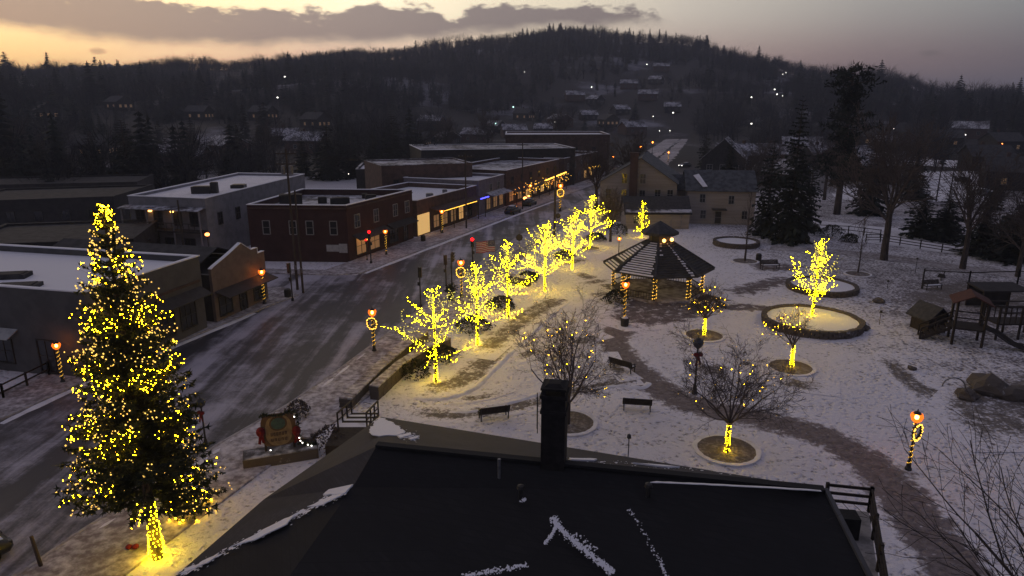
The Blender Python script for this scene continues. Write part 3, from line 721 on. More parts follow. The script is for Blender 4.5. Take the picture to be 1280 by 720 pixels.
# ------------------------------------------------------------------ the big spruce
def big_spruce():
    b = G(197, 697); loc = Vector((b.x, b.y, 0)); H0 = ZY(256, b.y); rng = random.Random(5)
    t = thing("spruce_tree", "tall dark spruce strung with hundreds of golden lights beside the street", "tree", loc)
    tr = MB(); tr.tube((0, 0, -.1), (0.05, 0, H0 * .5), .26, .15, 10, False); tr.tube((.05, 0, H0 * .5), (0, 0, H0 - .3), .15, .03, 8, False)
    tr.v = [tuple(Vector(v) + loc) for v in tr.v]; tr.build("trunk", "bark", t)
    m = MB(); ends = []; nwh = 34
    for w in range(nwh):
        f = .17 + .82 * (w / (nwh - 1)) ** .92; z = H0 * f
        Lm = (H0 * .225) * (1 - f) ** .86 + .10
        nb = max(5, int(15 * (1 - f) ** .4))
        for k in range(nb):
            a = 2 * math.pi * (k + rng.random() * .7) / nb + w * .8; L = Lm * rng.uniform(.72, 1.12)
            fr = math.cos(a + math.pi / 2 - .3)
            if f < .20 and rng.random() < .15: continue
            if f < .29 and fr > .55 and rng.random() < .9: continue
            dr = -.32 + .75 * f + rng.uniform(-.12, .12)
            d = Vector((math.cos(a), math.sin(a), 0)); p0 = Vector((0, 0, z)); n = max(3, int(L / .38)); prev = p0
            side = Vector((-d.y, d.x, 0))
            for i in range(1, n + 1):
                u = i / n
                p = p0 + d * (L * u) + Vector((0, 0, L * (dr * u + .22 * u * u)))
                m.tube(prev, p, .03 * (1 - u) + .008, .03 * (1 - u) + .006, 3, False)
                # hanging and side sprays
                if u > .18:
                    wd = (.50 - .25 * u) * min(1, L / 2.2) + .10
                    for _ in range(8):
                        sd = (side * rng.choice((-1, 1)) * rng.uniform(.5, 1.0) + d * rng.uniform(.2, .9) + Vector((0, 0, rng.uniform(-.55, .12)))).normalized()
                        ln = wd * rng.uniform(.7, 1.5); c = prev.lerp(p, rng.random()); tip = c + sd * ln
                        nn = sd.cross(rvec(rng)).normalized() * ln * .11
                        mid_ = c.lerp(tip, .45)
                        m.add([c, mid_ + nn, tip, mid_ - nn], [(0, 1, 2, 3)])
                        for s_ in (-1, 1):
                            e = mid_ + (sd * .5 + nn.normalized() * s_ * .8).normalized() * ln * .5
                            m.add([mid_ - sd * .04, e, mid_ + sd * .09], [(0, 1, 2)])
                prev = p
                if u > .42 and rng.random() < .92: ends.append((p, a, f, u))
    m.v = [tuple(Vector(v) + loc) for v in m.v]
    m.build("foliage", "needles", t)
    ends.sort(key=lambda e: (int(e[2] * 14), e[1] % (2 * math.pi)))
    # strings run round the tree, so that each bay of height has its own string
    bays = [MB() for _ in range(14)]
    for p, a, f, u in ends:
        # the side towards the park, low down, carries few lights
        aa = (a % (2 * math.pi)); dark = .0
        if .2 < f < .5 and (aa > 5.6 or aa < .9): dark = .6
        if .27 < f < .40 and aa > 4.0: dark = max(dark, .45)
        if rng.random() < dark or (u < .75 and rng.random() < .22): continue
        for _ in range(rng.choice((3, 3, 4, 5))):
            j_ = .25 + .75 * min(1, (1 - f) * 3); c = p + Vector((rng.uniform(-.22, .22) * j_, rng.uniform(-.22, .22) * j_, rng.uniform(-.2, .12))) + Vector((math.cos(a), math.sin(a), 0)) * .08 + loc
            bays[min(13, int(f * 14))].bulb(c, (.022 if int(f * 14) % 2 else .037) * rng.uniform(.55, 1.4))
    for i_, b_ in enumerate(bays):
        if b_.v: b_.build("light_string", "bulb_gold" if i_ % 2 else "bulb_pale_gold", t)
    k = MB()
    S = [(Vector((0, 0, .05)) + loc, Vector((.03, 0, 1.2)) + loc, .36, .26, 0), (Vector((.03, 0, 1.2)) + loc, Vector((.03, 0, 3.1)) + loc, .26, .17, 0)]
    spiral(k, S, .028, rng, .20, .17, .8); k.build("trunk_light_string", "bulb_lemon", t)
    s = MB(); s.ball((0, 0, 0), .09, 8, 5); s.v = [tuple(Vector(v) + loc + Vector((0, 0, H0 - .1))) for v in s.v]; s.build("top_light", "bulb_gold", t)
big_spruce()
# small shrub with lights and red ribbon at the spruce foot
def shrub(name, label, p, r, h, mat, seed, n=420, group=None, leaf=.16, lights=0):
    rng = random.Random(seed); loc = Vector((p.x, p.y, 0)); t = thing(name, label, "shrub", loc, group)
    m = MB()
    for _ in range(n):
        a = rng.uniform(0, 6.283); u = rng.random() ** .2; zz = rng.random() ** .8
        k = math.sqrt(max(0, 1 - (zz * .95) ** 2)) * (.85 + .25 * math.sin(a * 3 + seed) * math.cos(zz * 4 + seed))
        c = loc + Vector((math.cos(a) * r * u * k, math.sin(a) * r * u * k, h * zz + .03)); d = (rvec(rng) + Vector((math.cos(a), math.sin(a), .6)) * .7).normalized(); s = d.cross(rvec(rng)).normalized() * leaf * .35
        l = leaf * rng.uniform(.7, 1.5); m.add([c - s, c + d * l, c + s], [(0, 1, 2)])
        m.add([c, c + (d * .6 + s.normalized() * .7) * l * .8, c + d * l * .5], [(0, 1, 2)])
    m.build("foliage", mat, t)
    st = MB()
    for _ in range(7):
        a = rng.uniform(0, 6.283); st.tube(loc, loc + Vector((math.cos(a) * r * .6, math.sin(a) * r * .6, h * .75)), .025, .01, 4, False)
    st.build("stems", "twig", t)
    if lights:
        b = MB()
        for _ in range(lights):
            a = rng.uniform(0, 6.283); zz = rng.random(); k = math.sqrt(1 - (zz * .95) ** 2)
            b.bulb(loc + Vector((math.cos(a) * r * k, math.sin(a) * r * k, h * zz + .08)), .045)
        b.build("light_string", "bulb_gold", t)
    return t
shrub("lit_shrub", "low dark shrub with a few lights beside the spruce trunk", G(237, 640), 1.15, 1.1, "needles", 71, 700, lights=34)
b = G(166, 688)
t = thing("red_bow", "small red ribbon bow on the snow at the foot of the lit spruce", "bow", (b.x, b.y, 0))
m = MB(); m.ball((b.x - .16, b.y, .2), .16, 8, 5, .7); m.ball((b.x + .16, b.y, .22), .16, 8, 5, .7); m.build("loops", "cloth_red", t, True)
m = MB(); m.beam((b.x, b.y, .2), (b.x - .15, b.y - .05, .01), .1, .02); m.beam((b.x, b.y, .2), (b.x + .17, b.y - .05, .01), .1, .02); m.build("tails", "cloth_red", t)

# ------------------------------------------------------------------ street lamps
def make_lamp(wreath=True, string=True, lit=True, bow=False, wlight=True):
    Hh = 3.55; rng = random.Random(8)
    t = thing("street_lamp", "", "street lamp", (0, 0, 0))
    m = MB(); m.lathe([(.20, 0), (.20, .12), (.14, .2), (.12, .55), (.085, .62)], n=10); m.build("base", "black_metal", t)
    m = MB(); m.lathe([(.07, .6), (.055, Hh - .55), (.09, Hh - .5), (.06, Hh - .44)], n=8); m.tube((-.28, 0, Hh - .75), (.28, 0, Hh - .75), .018, n=5); m.build("pole", "black_metal", t)
    l = MB(); l.lathe([(.10, Hh - .47), (.26, Hh - .34), (.36, Hh - .08), (.31, Hh + .08), (.10, Hh + .13)], n=10)  # lantern shaped oversize so the glass stands in for the halo
    lan = l.build("lantern", "lamp_glass" if lit else "glass", t, True)
    if lit:
        c = MB(); c.ball((0, 0, Hh - .13), .12, 8, 6, 1.2); c.build("flame", "lamp_core", lan, True)
    m = MB(); m.lathe([(.24, Hh + .09), (.15, Hh + .2), (.04, Hh + .26), (.03, Hh + .36), (.005, Hh + .4)], n=10); m.build("cap", "black_metal", t)
    if wreath:
        w = MB(); 
        for k in range(150):
            a = rng.uniform(0, 6.283); c = Vector((math.cos(a) * .40, -.14, Hh - 1.05 + math.sin(a) * .48)); d = rvec(rng)
            s = d.cross(rvec(rng)).normalized() * .05; w.add([c - s, c + d * .19, c + s], [(0, 1, 2)])
        w.torus((0, -.14, Hh - 1.05), .40, .06, (0, 1, 0), 14, 5)
        wr = w.build("wreath", "needles", t)
        b = MB()
        for k in range(34):
            a = 6.283 * k / 34; b.bulb((math.cos(a) * .42 + rng.uniform(-.05, .05), -.22, Hh - 1.05 + math.sin(a) * .50 + rng.uniform(-.05, .05)), .05)
        b.build("wreath_lights", "bulb_soft" if wlight else "bulb_amber", wr)
    if bow:
        b = MB(); b.ball((-.16, -.12, Hh - .85), .17, 8, 5, .8); b.ball((.16, -.12, Hh - .85), .17, 8, 5, .8); b.beam((0, -.14, Hh - .9), (-.16, -.14, Hh - 1.6), .13, .02); b.beam((0, -.14, Hh - .9), (.16, -.14, Hh - 1.5), .13, .02)
        b.build("ribbon_bow", "cloth_red", t, True)
    if string:
        s = MB(); g_ = MB(); a = 0; z = .3; prev = None
        while z < Hh - .6:
            a += .62; z += .036; p = Vector((math.cos(a) * .11, math.sin(a) * .11, z)); s.bulb(p, .036 * rng.uniform(.75, 1.25))
            if prev is not None: g_.tube(prev, p, .035, n=4, cap=False)
            prev = p
        g_.build("garland", "needles", t); s.build("light_string", "bulb_soft", t)
    return t
lampA, lampB, lampC, lampD = make_lamp(True, True), make_lamp(False, True, True, False), make_lamp(False, False, False, True), make_lamp(False, False, True)
LAMPS = [(lampA, (1135, 587), 516, "lit orange lamp with dark wreath and garland beside the brick path"),
         (lampA, (468, 440), 388, "lit lamp with glowing wreath alone at the near kerb, left of the wrapped trees"),
         (lampA, (577, 372), 326, "lit lamp with glowing wreath behind the second wrapped tree near the flower tub"),
         (lampA, (700, 265), 214, "lit lamp with wreath on the park side of the street near the tall brown pole"),
         (lampB, (331, 381), 338, "lit lamp with garland on the snowy corner before the stepped false front shop"),
         (lampB, (79, 479), 434, "lit lamp with garland beside the rail, left of the spruce"),
         (lampB, (483, 319), 288, "lit lamp with lit garland outside the red brick shop corner"),
         (lampB, (553, 292), 263, "lit lamp under the porch edge of the glowing orange shop"),
         (lampB, (663, 252), 231, "lit lamp outside the restaurant hung with patio lights"),
         (lampB, (780, 402), 352, "lit lamp with lit garland standing before the gazebo on a dark tub"),
         (lampD, (773, 325), 301, "lit lamp glowing just left of the gazebo roof edge"),
         (lampB, (700, 237), 219, "lit lamp on the left side of the street beyond the restaurant"),
         (lampD, (756, 250), 226, "small lit lamp between the bare trees at the street bend"),
         (lampD, (800, 201), 182, "lit lamp where the street climbs, above the tan house gable"),
         (lampD, (815, 193), 177, "lit lamp farther up the climbing street, left kerb"),
         (lampD, (766, 209), 195, "dim lamp left of the tan house gable beyond the street bend"),
         (lampB, (835, 203), 190, "lit lamp on the right kerb of the climbing street"),
         (lampC, (868, 492), 424, "unlit black lamp with red ribbon bow beside the nearest lit trunk tree"),
         (lampC, (258, 560), 503, "unlit black lamp post close behind the right side of the spruce")]
for proto, b, top, lab in LAMPS:
    g = G(*b); h = ZY(top, g.y) / 3.7
    place(proto, (g.x, g.y, .004 if b[0] > 700 and b[1] > 300 else .1), math.atan2(-g.x, g.y) * -1 * 0.9, lab, min(1.45, max(.85, h)), "lamp posts of the park and street")

# ------------------------------------------------------------------ gazebo
def gazebo():
    c = Vector((16.3, 74.2, 0)); N = 8; a0 = R(22.5 + 8); Re = 6.1; t = thing("gazebo", "octagonal park gazebo with dark battened roof, cupola and lit posts", "gazebo", c)
    def ring(r, z, da=0): return [Vector((c.x + r * math.cos(a0 + da + 2 * math.pi * i / N), c.y + r * math.sin(a0 + da + 2 * math.pi * i / N), z)) for i in range(N)]
    m = MB(); m.prism(ring(5.2, 0), 0.0, .22); m.build("floor", "wet_paving", t)
    e = ring(Re, 3.0); k = ring(1.35, 5.75)
    m = MB(); m.add(e + k + ring(Re, 2.86), [(i, (i + 1) % N, N + (i + 1) % N, N + i) for i in range(N)] + [(i, 2 * N + i, 2 * N + (i + 1) % N, (i + 1) % N) for i in range(N)] + [tuple(range(3 * N - 1, 2 * N - 1, -1))])
    m.build("roof", "asphalt_roof", t)
    b = MB()
    for i in range(N):
        A, B, C_, D = e[i], e[(i + 1) % N], k[(i + 1) % N], k[i]; nn = (B - A).cross(D - A).normalized()
        for j in range(1, 15):
            u = j / 15; b.beam(A.lerp(D, u) + nn * .05, B.lerp(C_, u) + nn * .05, .10, .09)
    b.build("roof_battens", "dark_roof", t)
    hp = MB()
    for i in range(N): hp.beam(e[i] + Vector((0, 0, .06)), k[i] + Vector((0, 0, .08)), .22, .14)
    hp.build("hip_ridges", "dark_roof", t)
    # snow that lies between the battens of some facets
    rng = random.Random(2)
    def facet(i, u0, u1, w0, w1, skip=.0):
        s = MB(); A, B, C_, D = e[i], e[(i + 1) % N], k[(i + 1) % N], k[i]; nn = (B - A).cross(D - A).normalized()
        for j in range(15):
            if rng.random() < skip: continue
            lo, hi = (j + .25) / 15, (j + .80) / 15
            if hi < u0 or lo > u1: continue
            a, b_ = w0 + rng.uniform(0, .07), w1 - rng.uniform(0, .10)
            P = [A.lerp(D, lo).lerp(B.lerp(C_, lo), a), A.lerp(D, lo).lerp(B.lerp(C_, lo), b_), A.lerp(D, hi).lerp(B.lerp(C_, hi), b_), A.lerp(D, hi).lerp(B.lerp(C_, hi), a)]
            s.slab([p + nn * .045 for p in P], .035)
        if s.v: s.build("roof_snow", "deep_snow", t)
    # facets are found by the way they face
    facing = []
    for i in range(N):
        mid_ = (e[i] + e[(i + 1) % N]) / 2 - c; facing.append(math.degrees(math.atan2(mid_.x, -mid_.y)))
    left = min(range(N), key=lambda i: abs(facing[i] + 55)); front = min(range(N), key=lambda i: abs(facing[i] - 0)); right = min(range(N), key=lambda i: abs(facing[i] - 50))
    facet(left, 0, 1, .04, .96); facet(front, .05, 1, .80, 1.0, .05); facet(front, .55, .95, .1, .3, .5); facet((left - 1) % N, .0, 1, .1, .9, .2)
    facet(right, .1, .9, .0, .10, .3)
    m = MB(); m.prism(ring(1.15, 0), 5.7, 6.75); m.build("cupola", "trim_dark", t)
    m = MB(); q = ring(2.05, 6.85); m.add(q + [c + Vector((0, 0, 8.0))] + ring(2.05, 6.55), [(i, (i + 1) % N, N) for i in range(N)] + [(i, N + 1 + i, N + 1 + (i + 1) % N, (i + 1) % N) for i in range(N)] + [tuple(range(2 * N, N, -1))]); m.build("cupola_roof", "dark_roof", t)
    for i, p in enumerate(ring(4.9, 0)):
        o = MB(); o.box((p.x, p.y, 1.6), (.26, .26, 2.9), a0 + i * math.pi / 4)
        for sg in (-1, 1):
            d = Vector((-(p - c).y, (p - c).x, 0)).normalized() * sg; o.beam(p + Vector((0, 0, 2.2)), p + d * .7 + Vector((0, 0, 2.9)), .12, .12)
        po = o.build("post", "trim_dark", t)
        b = MB(); spiral(b, [(p + Vector((0, 0, .3)), p + Vector((0, 0, 2.9)), .2, .2, 0)], .042, rng, .36, .2, .8)
        b.build("light_string", "bulb_soft", po)
    for i in range(N):
        p, q_ = ring(4.9, .95)[i], ring(4.9, .95)[(i + 1) % N]
        if i == front: continue
        o = MB(); o.beam(p, q_, .10, .08); o.beam(p - Vector((0, 0, .7)), q_ - Vector((0, 0, .7)), .08, .06)
        n = 12
        for j in range(1, n): w = p.lerp(q_, j / n); o.beam(w - Vector((0, 0, .7)), w, .05, .05)
        o.build("railing", "trim_dark", t)
    # warm lights under the cupola rim
    p0 = ring(1.45, 6.05, R(22.5)); vis = sorted(range(N), key=lambda i: (p0[i] - Vector((26, 60, 6))).length)[:2]
    for i in vis:
        b = MB(); b.ball(p0[i], .2, 8, 5); b.build("cupola_lamp", "porch_glow", t, True)
    return t
gazebo()
# ------------------------------------------------------------------ park furniture
def circ(c, r, n=28, jit=0, rng=None, e=1.0, rot=0):
    return [(c.x + math.cos(2 * math.pi * i / n + rot) * r * (1 + (rng.uniform(-jit, jit) if rng else 0)), c.y + math.sin(2 * math.pi * i / n + rot) * r * e * (1 + (rng.uniform(-jit, jit) if rng else 0))) for i in range(n)]
def bed(c, r, label, k, inner="mulch"):
    loc = Vector((c.x, c.y, 0)); t = thing("tree_bed", label, "tree bed", loc, "round tree beds in the park"); rng = random.Random(k)
    o = circ(c, r, 40, .02, rng); i_ = circ(c, r * .86, 40, .02, rng); m = MB(); n = 40
    vs = [(p[0], p[1], .02) for p in o] + [(p[0], p[1], .11) for p in o] + [(p[0], p[1], .11) for p in i_] + [(p[0], p[1], .03) for p in i_]
    m.add(vs, [(a * n + j, a * n + (j + 1) % n, (a + 1) * n + (j + 1) % n, (a + 1) * n + j) for a in range(3) for j in range(n)])
    m.build("snow_rim", "deep_snow" if inner == "mulch" else "stone", t)
    m = MB(); i2 = circ(c, r * .87, 40, .0, None); m.add([(p[0], p[1], .035 + .05) for p in i2] + [(c.x, c.y, .16)], [(j, (j + 1) % 40, 40) for j in range(40)]); m.build("mulch", inner, t)
for k_, (p, r, lab) in enumerate([((908, 563), 2.0, "round mulch bed with thick snow rim under the nearest lit trunk"), ((710, 529), 1.95, "round mulch bed half hidden by the black chimney"),
                  ((988, 460), 1.9, "mulch bed with snow rim under the leaning lit trunk"), ((880, 420), 1.9, "mulch bed under the lit trunk beside the gazebo"), ((1072, 343), 1.6, "small dark bed under the thin sapling"), ((931, 327), 1.8, "dark bed under the unlit reddish tree"), ((738, 311), 1.5, "dark bed under the farthest wrapped tree")]):
    bed(G(*p), r, lab, k_)
def planter(c, r, h, label, k):
    loc = Vector((c.x, c.y, 0)); t = thing("stone_planter", label, "planter", loc); rng = random.Random(k)
    w = MB(); rows = 3
    for j in range(rows):
        n = int(2 * math.pi * r / .75)
        for i in range(n):
            a = 2 * math.pi * (i + .5 * (j % 2)) / n; rr = r + rng.uniform(-.05, .07)
            w.box((c.x + math.cos(a) * rr, c.y + math.sin(a) * rr, h * (j + .5) / rows), (.46, 2 * math.pi * r / n * .95, h / rows * .96), a, rng.uniform(.92, 1))
    w.build("stone_wall", "stone", t)
    s = MB(); s.add([(p[0], p[1], h * .72) for p in circ(c, r - .2, 36)] + [(c.x, c.y, h * .95)], [(j, (j + 1) % 36, 36) for j in range(36)]); s.build("snow_bed", "roof_snow", t)
    return t
planter(G(1014, 405), 4.3, .7, "large round stone planter with the golden lit tree growing in it", 1)
planter(G(1027, 361), 3.6, .6, "round stone planter behind the golden lit tree", 2)
planter(G(920, 306), 3.1, .7, "low dark stone planter far behind the gazebo roof on the right", 3)
def rock(name, label, c, r, sq, k, mat="stone", group=None):
    rng = random.Random(k); t = bmesh.new(); bmesh.ops.create_icosphere(t, subdivisions=2, radius=r)
    ph = [rng.uniform(0, 6) for _ in range(3)]
    for v in t.verts:
        d = v.co.normalized(); f = 1 + .18 * math.sin(d.x * 4 + ph[0]) + .15 * math.sin(d.y * 5 + ph[1]) + .12 * math.sin(d.z * 6 + ph[2]); v.co = Vector((v.co.x * f, v.co.y * f, v.co.z * f * sq))
    me = bpy.data.meshes.new(name); t.to_mesh(me); t.free(); me.materials.append(MATS[mat]); o = bpy.data.objects.new(name, me); COL.objects.link(o); o.location = (c.x, c.y, r * sq * .45); return tag(o, label, "rock", group)
for k_, (p, r, lab) in enumerate([((1072, 405), .75, "dark boulder leaning on the right side of the large planter"), ((1080, 412), .55, "small dark boulder right of the large planter"), ((1066, 417), .5, "boulder below the right rim of the large planter"), ((1098, 378), .6, "boulder right of the rear planter"), ((1140, 462), .35, "small rock on the melting snow near the playground"),
                               ((1235, 490), 1.5, "big brown boulder at the play area"), ((1270, 498), 1.1, "brown boulder at the right picture edge in the play area"), ((1208, 498), .8, "low rock left of the big brown boulder")]):
    rock("boulder", lab, G(*p), r, .6, 40 + k_)

def make_bench():
    t = thing("park_bench", "", "bench")
    s = MB()
    for k in range(4): s.box((0, -.20 + .13 * k, .45), (1.9, .11, .05))
    s.build("seat", "dark_wood", t)
    s = MB()
    for k in range(4): s.box((0, .27 + .045 * k, .56 + .11 * k), (1.9, .04, .10))
    s.build("backrest", "dark_wood", t)
    for sx in (-.85, .85):
        m = MB(); m.beam((sx, -.24, 0), (sx, -.24, .62), .06, .06); m.beam((sx, .27, 0), (sx, .42, .95), .06, .06); m.beam((sx, -.27, .63), (sx, .34, .66), .07, .05); m.beam((sx, -.24, .41), (sx, .27, .41), .05, .06); m.build("side_frame", "black_metal", t)
    m = MB(); m.box((0, -.01, .489), (1.7, .36, .025)); m.build("snow_cover", "roof_snow", t)
    return t
bench = make_bench()
for p, rz, lab, s in [((617, 523), 196, "dark bench on the snow left of the chimney, seen from behind", 1.1), ((796, 512), 171, "dark bench facing the park right of the chimney, seen from behind", 1.05), ((778, 463), 140, "dark bench beside the brick path bend, behind the other two", 1.1), ((962, 337), 4, "dark bench right of the unlit reddish tree", 1.25), ((1165, 362), 10, "bench at the edge of the play area", 1.1)]:
    g = G(*p); place(bench, (g.x, g.y, .015), R(rz), lab, s, "park benches")
def stick_sign(p, top, label, name="path_light"):
    g = G(*p); h = ZY(top, g.y); t = thing(name, label, "path light", (g.x, g.y, 0))
    m = MB(); m.tube(g, g + Vector((0, 0, h - .2)), .03, n=6); m.build("post", "black_metal", t)
    m = MB(); m.box((g.x, g.y, h - .12), (.20, .20, .24), .3, .7); m.build("head", "black_metal", t)
stick_sign((785, 574), 543, "thin black garden light on a post just beyond the roof edge"); stick_sign((1144, 341), 322, "thin dark marker post far right of the rear planter"); stick_sign((1099, 406), 388, "short dark marker post between large planter and playhouse"); stick_sign((1109, 361), 350, "small low marker behind the playhouse")
def bin_(p, label):
    g = G(*p); t = thing("litter_bin", label, "litter bin", (g.x, g.y, 0)); m = MB(); m.lathe([(.30, 0), (.33, .1), (.33, .82), (.30, .86)], g, 12)
    for k in range(12):
        a = 6.283 * k / 12; m.beam(g + Vector((.345 * math.cos(a), .345 * math.sin(a), .08)), g + Vector((.345 * math.cos(a), .345 * math.sin(a), .84)), .05, .03)
    m.build("body", "black_metal", t); m = MB(); m.lathe([(.36, .86), (.30, .98), (.12, 1.04)], g, 12); m.build("lid", "black_metal", t)
g = G(780, 406)
t = thing("tub", "dark tub at the foot of the lamp before the gazebo", "tub", (g.x, g.y, 0))
m = MB(); m.lathe([(.36, 0), (.42, .7), (.46, .74), (.46, .82), (.36, .82)], g + Vector((0, -.35, 0)), 14); m.build("body", "dark_wall", t)
m = MB(); m.lathe([(.36, .8), (.2, .9)], g + Vector((0, -.35, 0)), 14); m.build("snow_top", "deep_snow", t)
bin_((529, 302), "dark litter bin at the entrance of the glowing orange shop"); bin_((360, 372), "dark litter bin by the signal post on the left corner"); bin_((948, 326), "small dark bin between planter and bench behind the gazebo")

# traffic signals
def make_signal(lit):
    t = thing("traffic_signal", "", "traffic light"); m = MB(); m.lathe([(.16, 0), (.15, .25), (.075, .32), (.06, 3.9)], n=8); m.build("pole", "black_metal", t)
    h = MB(); h.box((0, -.12, 3.55), (.34, .24, 1.05)); hd = h.build("signal_head", "black_metal", t)
    for k, mt in enumerate(("traffic_red" if lit else "glass", "glass", "glass")):
        l = MB(); l.ball((0, -.25, 3.88 - .33 * k), .135 if not (lit and k == 0) else .17, 10, 6, 1.0); l.build("lens", mt, hd, True)
        v = MB(); z = 3.88 - .33 * k; v.beam((-.14, -.36, z + .13), (.14, -.36, z + .13), .2, .02); v.build("visor", "black_metal", hd)
    p = MB(); p.box((.12, 0, 2.4), (.2, .2, .35)); p.build("walk_signal_box", "black_metal", t)
    return t
sigR, sigB = make_signal(True), make_signal(False)
for pr, b, top, rz, lab in [(sigR, (464, 330), 288, 0, "traffic light glowing red before the red brick shop corner"), (sigR, (591, 344), 297, 5, "traffic light glowing red left of the flag on the park side kerb"),
                            (sigB, (526, 385), 335, 170, "dark traffic signal post on the street corner, nearest to the wrapped trees"), (sigB, (558, 366), 320, 200, "dark signal post left of its twin near the flower tub"), (sigB, (565, 362), 316, 100, "dark signal post right of its twin near the flower tub"),
                            (sigB, (366, 377), 330, 250, "dark signal post on the left corner by the leaning utility pole")]:
    g = G(*b); h = ZY(top, g.y) / 4.1; place(pr, (g.x, g.y, .1), R(rz), lab, max(.9, min(1.35, h)), "traffic lights at the crossing")
# a second red signal lower on the brick shop pole
g = G(459, 326); place(sigR, (g.x, g.y, .1), R(8), "lower red pedestrian signal beside the brick shop traffic light", .72, "traffic lights at the crossing")
# round sign posts
def disc_sign(b, top, label, r=.40):
    g = G(*b); h = ZY(top, g.y); t = thing("street_sign", label, "street sign", (g.x, g.y, .1)); m = MB(); m.tube(g + Vector((0, 0, .1)), g + Vector((0, 0, h)), .045, n=6); m.build("post", "grey_metal", t)
    m = MB(); m.tube(g + Vector((0, -.05, h - .95)), g + Vector((0, -.10, h - .95)), r, n=8); m.build("plate", "trim_dark", t)
disc_sign((649, 326), 288, "round dark sign plate on a post between flag and wrapped trees", .48); disc_sign((697, 300), 262, "dark sign plate beside the tall brown pole", .42)
# flag
def flag():
    g = G(619, 338); t = thing("flag", "stars and stripes flag hanging beside a pole by the street", "flag", (g.x, g.y, .1)); h = ZY(300, g.y)
    m = MB(); m.tube(g + Vector((0, 0, .1)), g + Vector((0, 0, h + .25)), .04, .03, 7); m.ball(g + Vector((0, 0, h + .28)), .07, 6, 4); m.build("pole", "grey_metal", t)
    W, D = 2.35, 1.45; nx = 14
    def pt(u, v): return g + Vector((-.05 - W * u, .12 * math.sin(u * 6) * u - .05, h - D * v - .22 * u + .05 * math.sin(u * 7)))
    for nm, mt, test in (("red_stripes", "flag_red", lambda r: r % 2 == 0), ("white_stripes", "flag_white", lambda r: r % 2 == 1)):
        m = MB()
        for r in range(13):
            if not test(r): continue
            for i in range(nx):
                u0, u1 = i / nx, (i + 1) / nx
                if r < 7 and u1 <= .405: continue
                m.slab([pt(u0, r / 13) , pt(u1, r / 13), pt(u1, (r + 1) / 13), pt(u0, (r + 1) / 13)], .0) if False else m.add([pt(u0, r / 13), pt(u1, r / 13), pt(u1, (r + 1) / 13), pt(u0, (r + 1) / 13)] + [p + Vector((0, .012, 0)) for p in (pt(u0, r / 13), pt(u1, r / 13), pt(u1, (r + 1) / 13), pt(u0, (r + 1) / 13))], [(0, 3, 2, 1), (4, 5, 6, 7), (0, 1, 5, 4), (2, 3, 7, 6)])
        m.build(nm, mt, t)
    m = MB(); K = 6
    for i in range(K):
        u0, u1 = .43 * i / K, .43 * (i + 1) / K
        m.add([pt(u0, 0), pt(u1, 0), pt(u1, 7 / 13), pt(u0, 7 / 13)], [(0, 3, 2, 1)]); m.add([p + Vector((0, .012, 0)) for p in (pt(u0, 0), pt(u1, 0), pt(u1, 7 / 13), pt(u0, 7 / 13))], [(0, 1, 2, 3)])
    m.build("canton", "flag_blue", t)
    m = MB()
    for r in range(9):
        for c_ in range(6 if r % 2 == 0 else 5):
            u = .43 * ((c_ * 2 + 1 + r % 2) / 12); v = (7 / 13) * (r + 1) / 10; p = pt(u, v) + Vector((0, -.012, 0)); pts = []
            for k in range(10):
                a = math.pi / 2 + k * math.pi / 5; rr = .045 if k % 2 == 0 else .018; pts.append(p + Vector((math.cos(a) * rr, 0, math.sin(a) * rr)))
            m.add(pts, [tuple(range(10))])
    m.build("stars", "flag_white", t)
M("flag_red", (.42, .03, .04), (.34, .025, .035), 3); M("flag_white", (.62, .60, .60), (.5, .48, .5), 3); M("flag_blue", (.03, .035, .13), (.02, .025, .09), 3)
flag()
# flower tub with dark greenery
g = G(564, 376)
t = thing("flower_tub", "black pedestal tub with dark greenery at the street corner", "planter", (g.x, g.y, .1)); m = MB(); m.lathe([(.34, .1), (.30, .3), (.40, 1.0), (.50, 1.1), (.45, 1.12)], g, 12); m.build("tub", "black_metal", t)
m = MB(); rng = random.Random(4)
for _ in range(260):
    d = (rvec(rng) + Vector((0, 0, .5))).normalized(); c = g + Vector((0, 0, 1.25)) + Vector((d.x * .75, d.y * .75, d.z * .6)) * rng.random(); s = d.cross(rvec(rng)).normalized() * .06; m.add([c - s, c + d * .3, c + s], [(0, 1, 2)])
m.build("greenery", "needles", t)

# ------------------------------------------------------------------ walls, steps, hedges along the park edge
def wall_run(name, label, pts, h, w, k, mat="stone", cap="pavement_snow", cat="wall"):
    P = [Vector((p[0], p[1], 0)) for p in pts]; t = thing(name, label, cat, P[0]); rng = random.Random(k); m = MB(); c = MB()
    for a, b in zip(P[:-1], P[1:]):
        L = (b - a).length; d = (b - a).normalized(); n = max(1, int(L / .7)); rz = math.atan2(d.y, d.x)
        for r in range(3):
            for i in range(n):
                p = a.lerp(b, (i + .5) / n); m.box((p.x, p.y, h * (r + .5) / 3), (L / n * .96, w * rng.uniform(.92, 1.06), h / 3 * .95), rz)
        for i in range(n):
            p = a.lerp(b, (i + .5) / n); c.box((p.x, p.y, h + .05), (L / n * rng.uniform(.8, .99), w * 1.08, rng.uniform(.08, .14)), rz)
    m.build("stones", mat, t); c.build("coping", cap, t); return t
wall_run("stone_wall", "stone retaining wall with snow cap along the park edge below the wrapped trees", px((468, 500), (500, 470), (532, 449), (560, 436)), 1.0, .7, 1)
wall_run("stone_wall", "broken stone coping beside the pavement, left of the first wrapped tree", px((432, 512), (470, 474), (505, 442), (530, 424)), .75, .9, 2)
wall_run("stone_wall", "low dark wall between the town sign and the steps", px((352, 556), (392, 562)), .8, .4, 3)
wall_run("stone_wall", "low stone wall between the third wrapped tree and the street", px((634, 352), (662, 358)), .9, .7, 4)
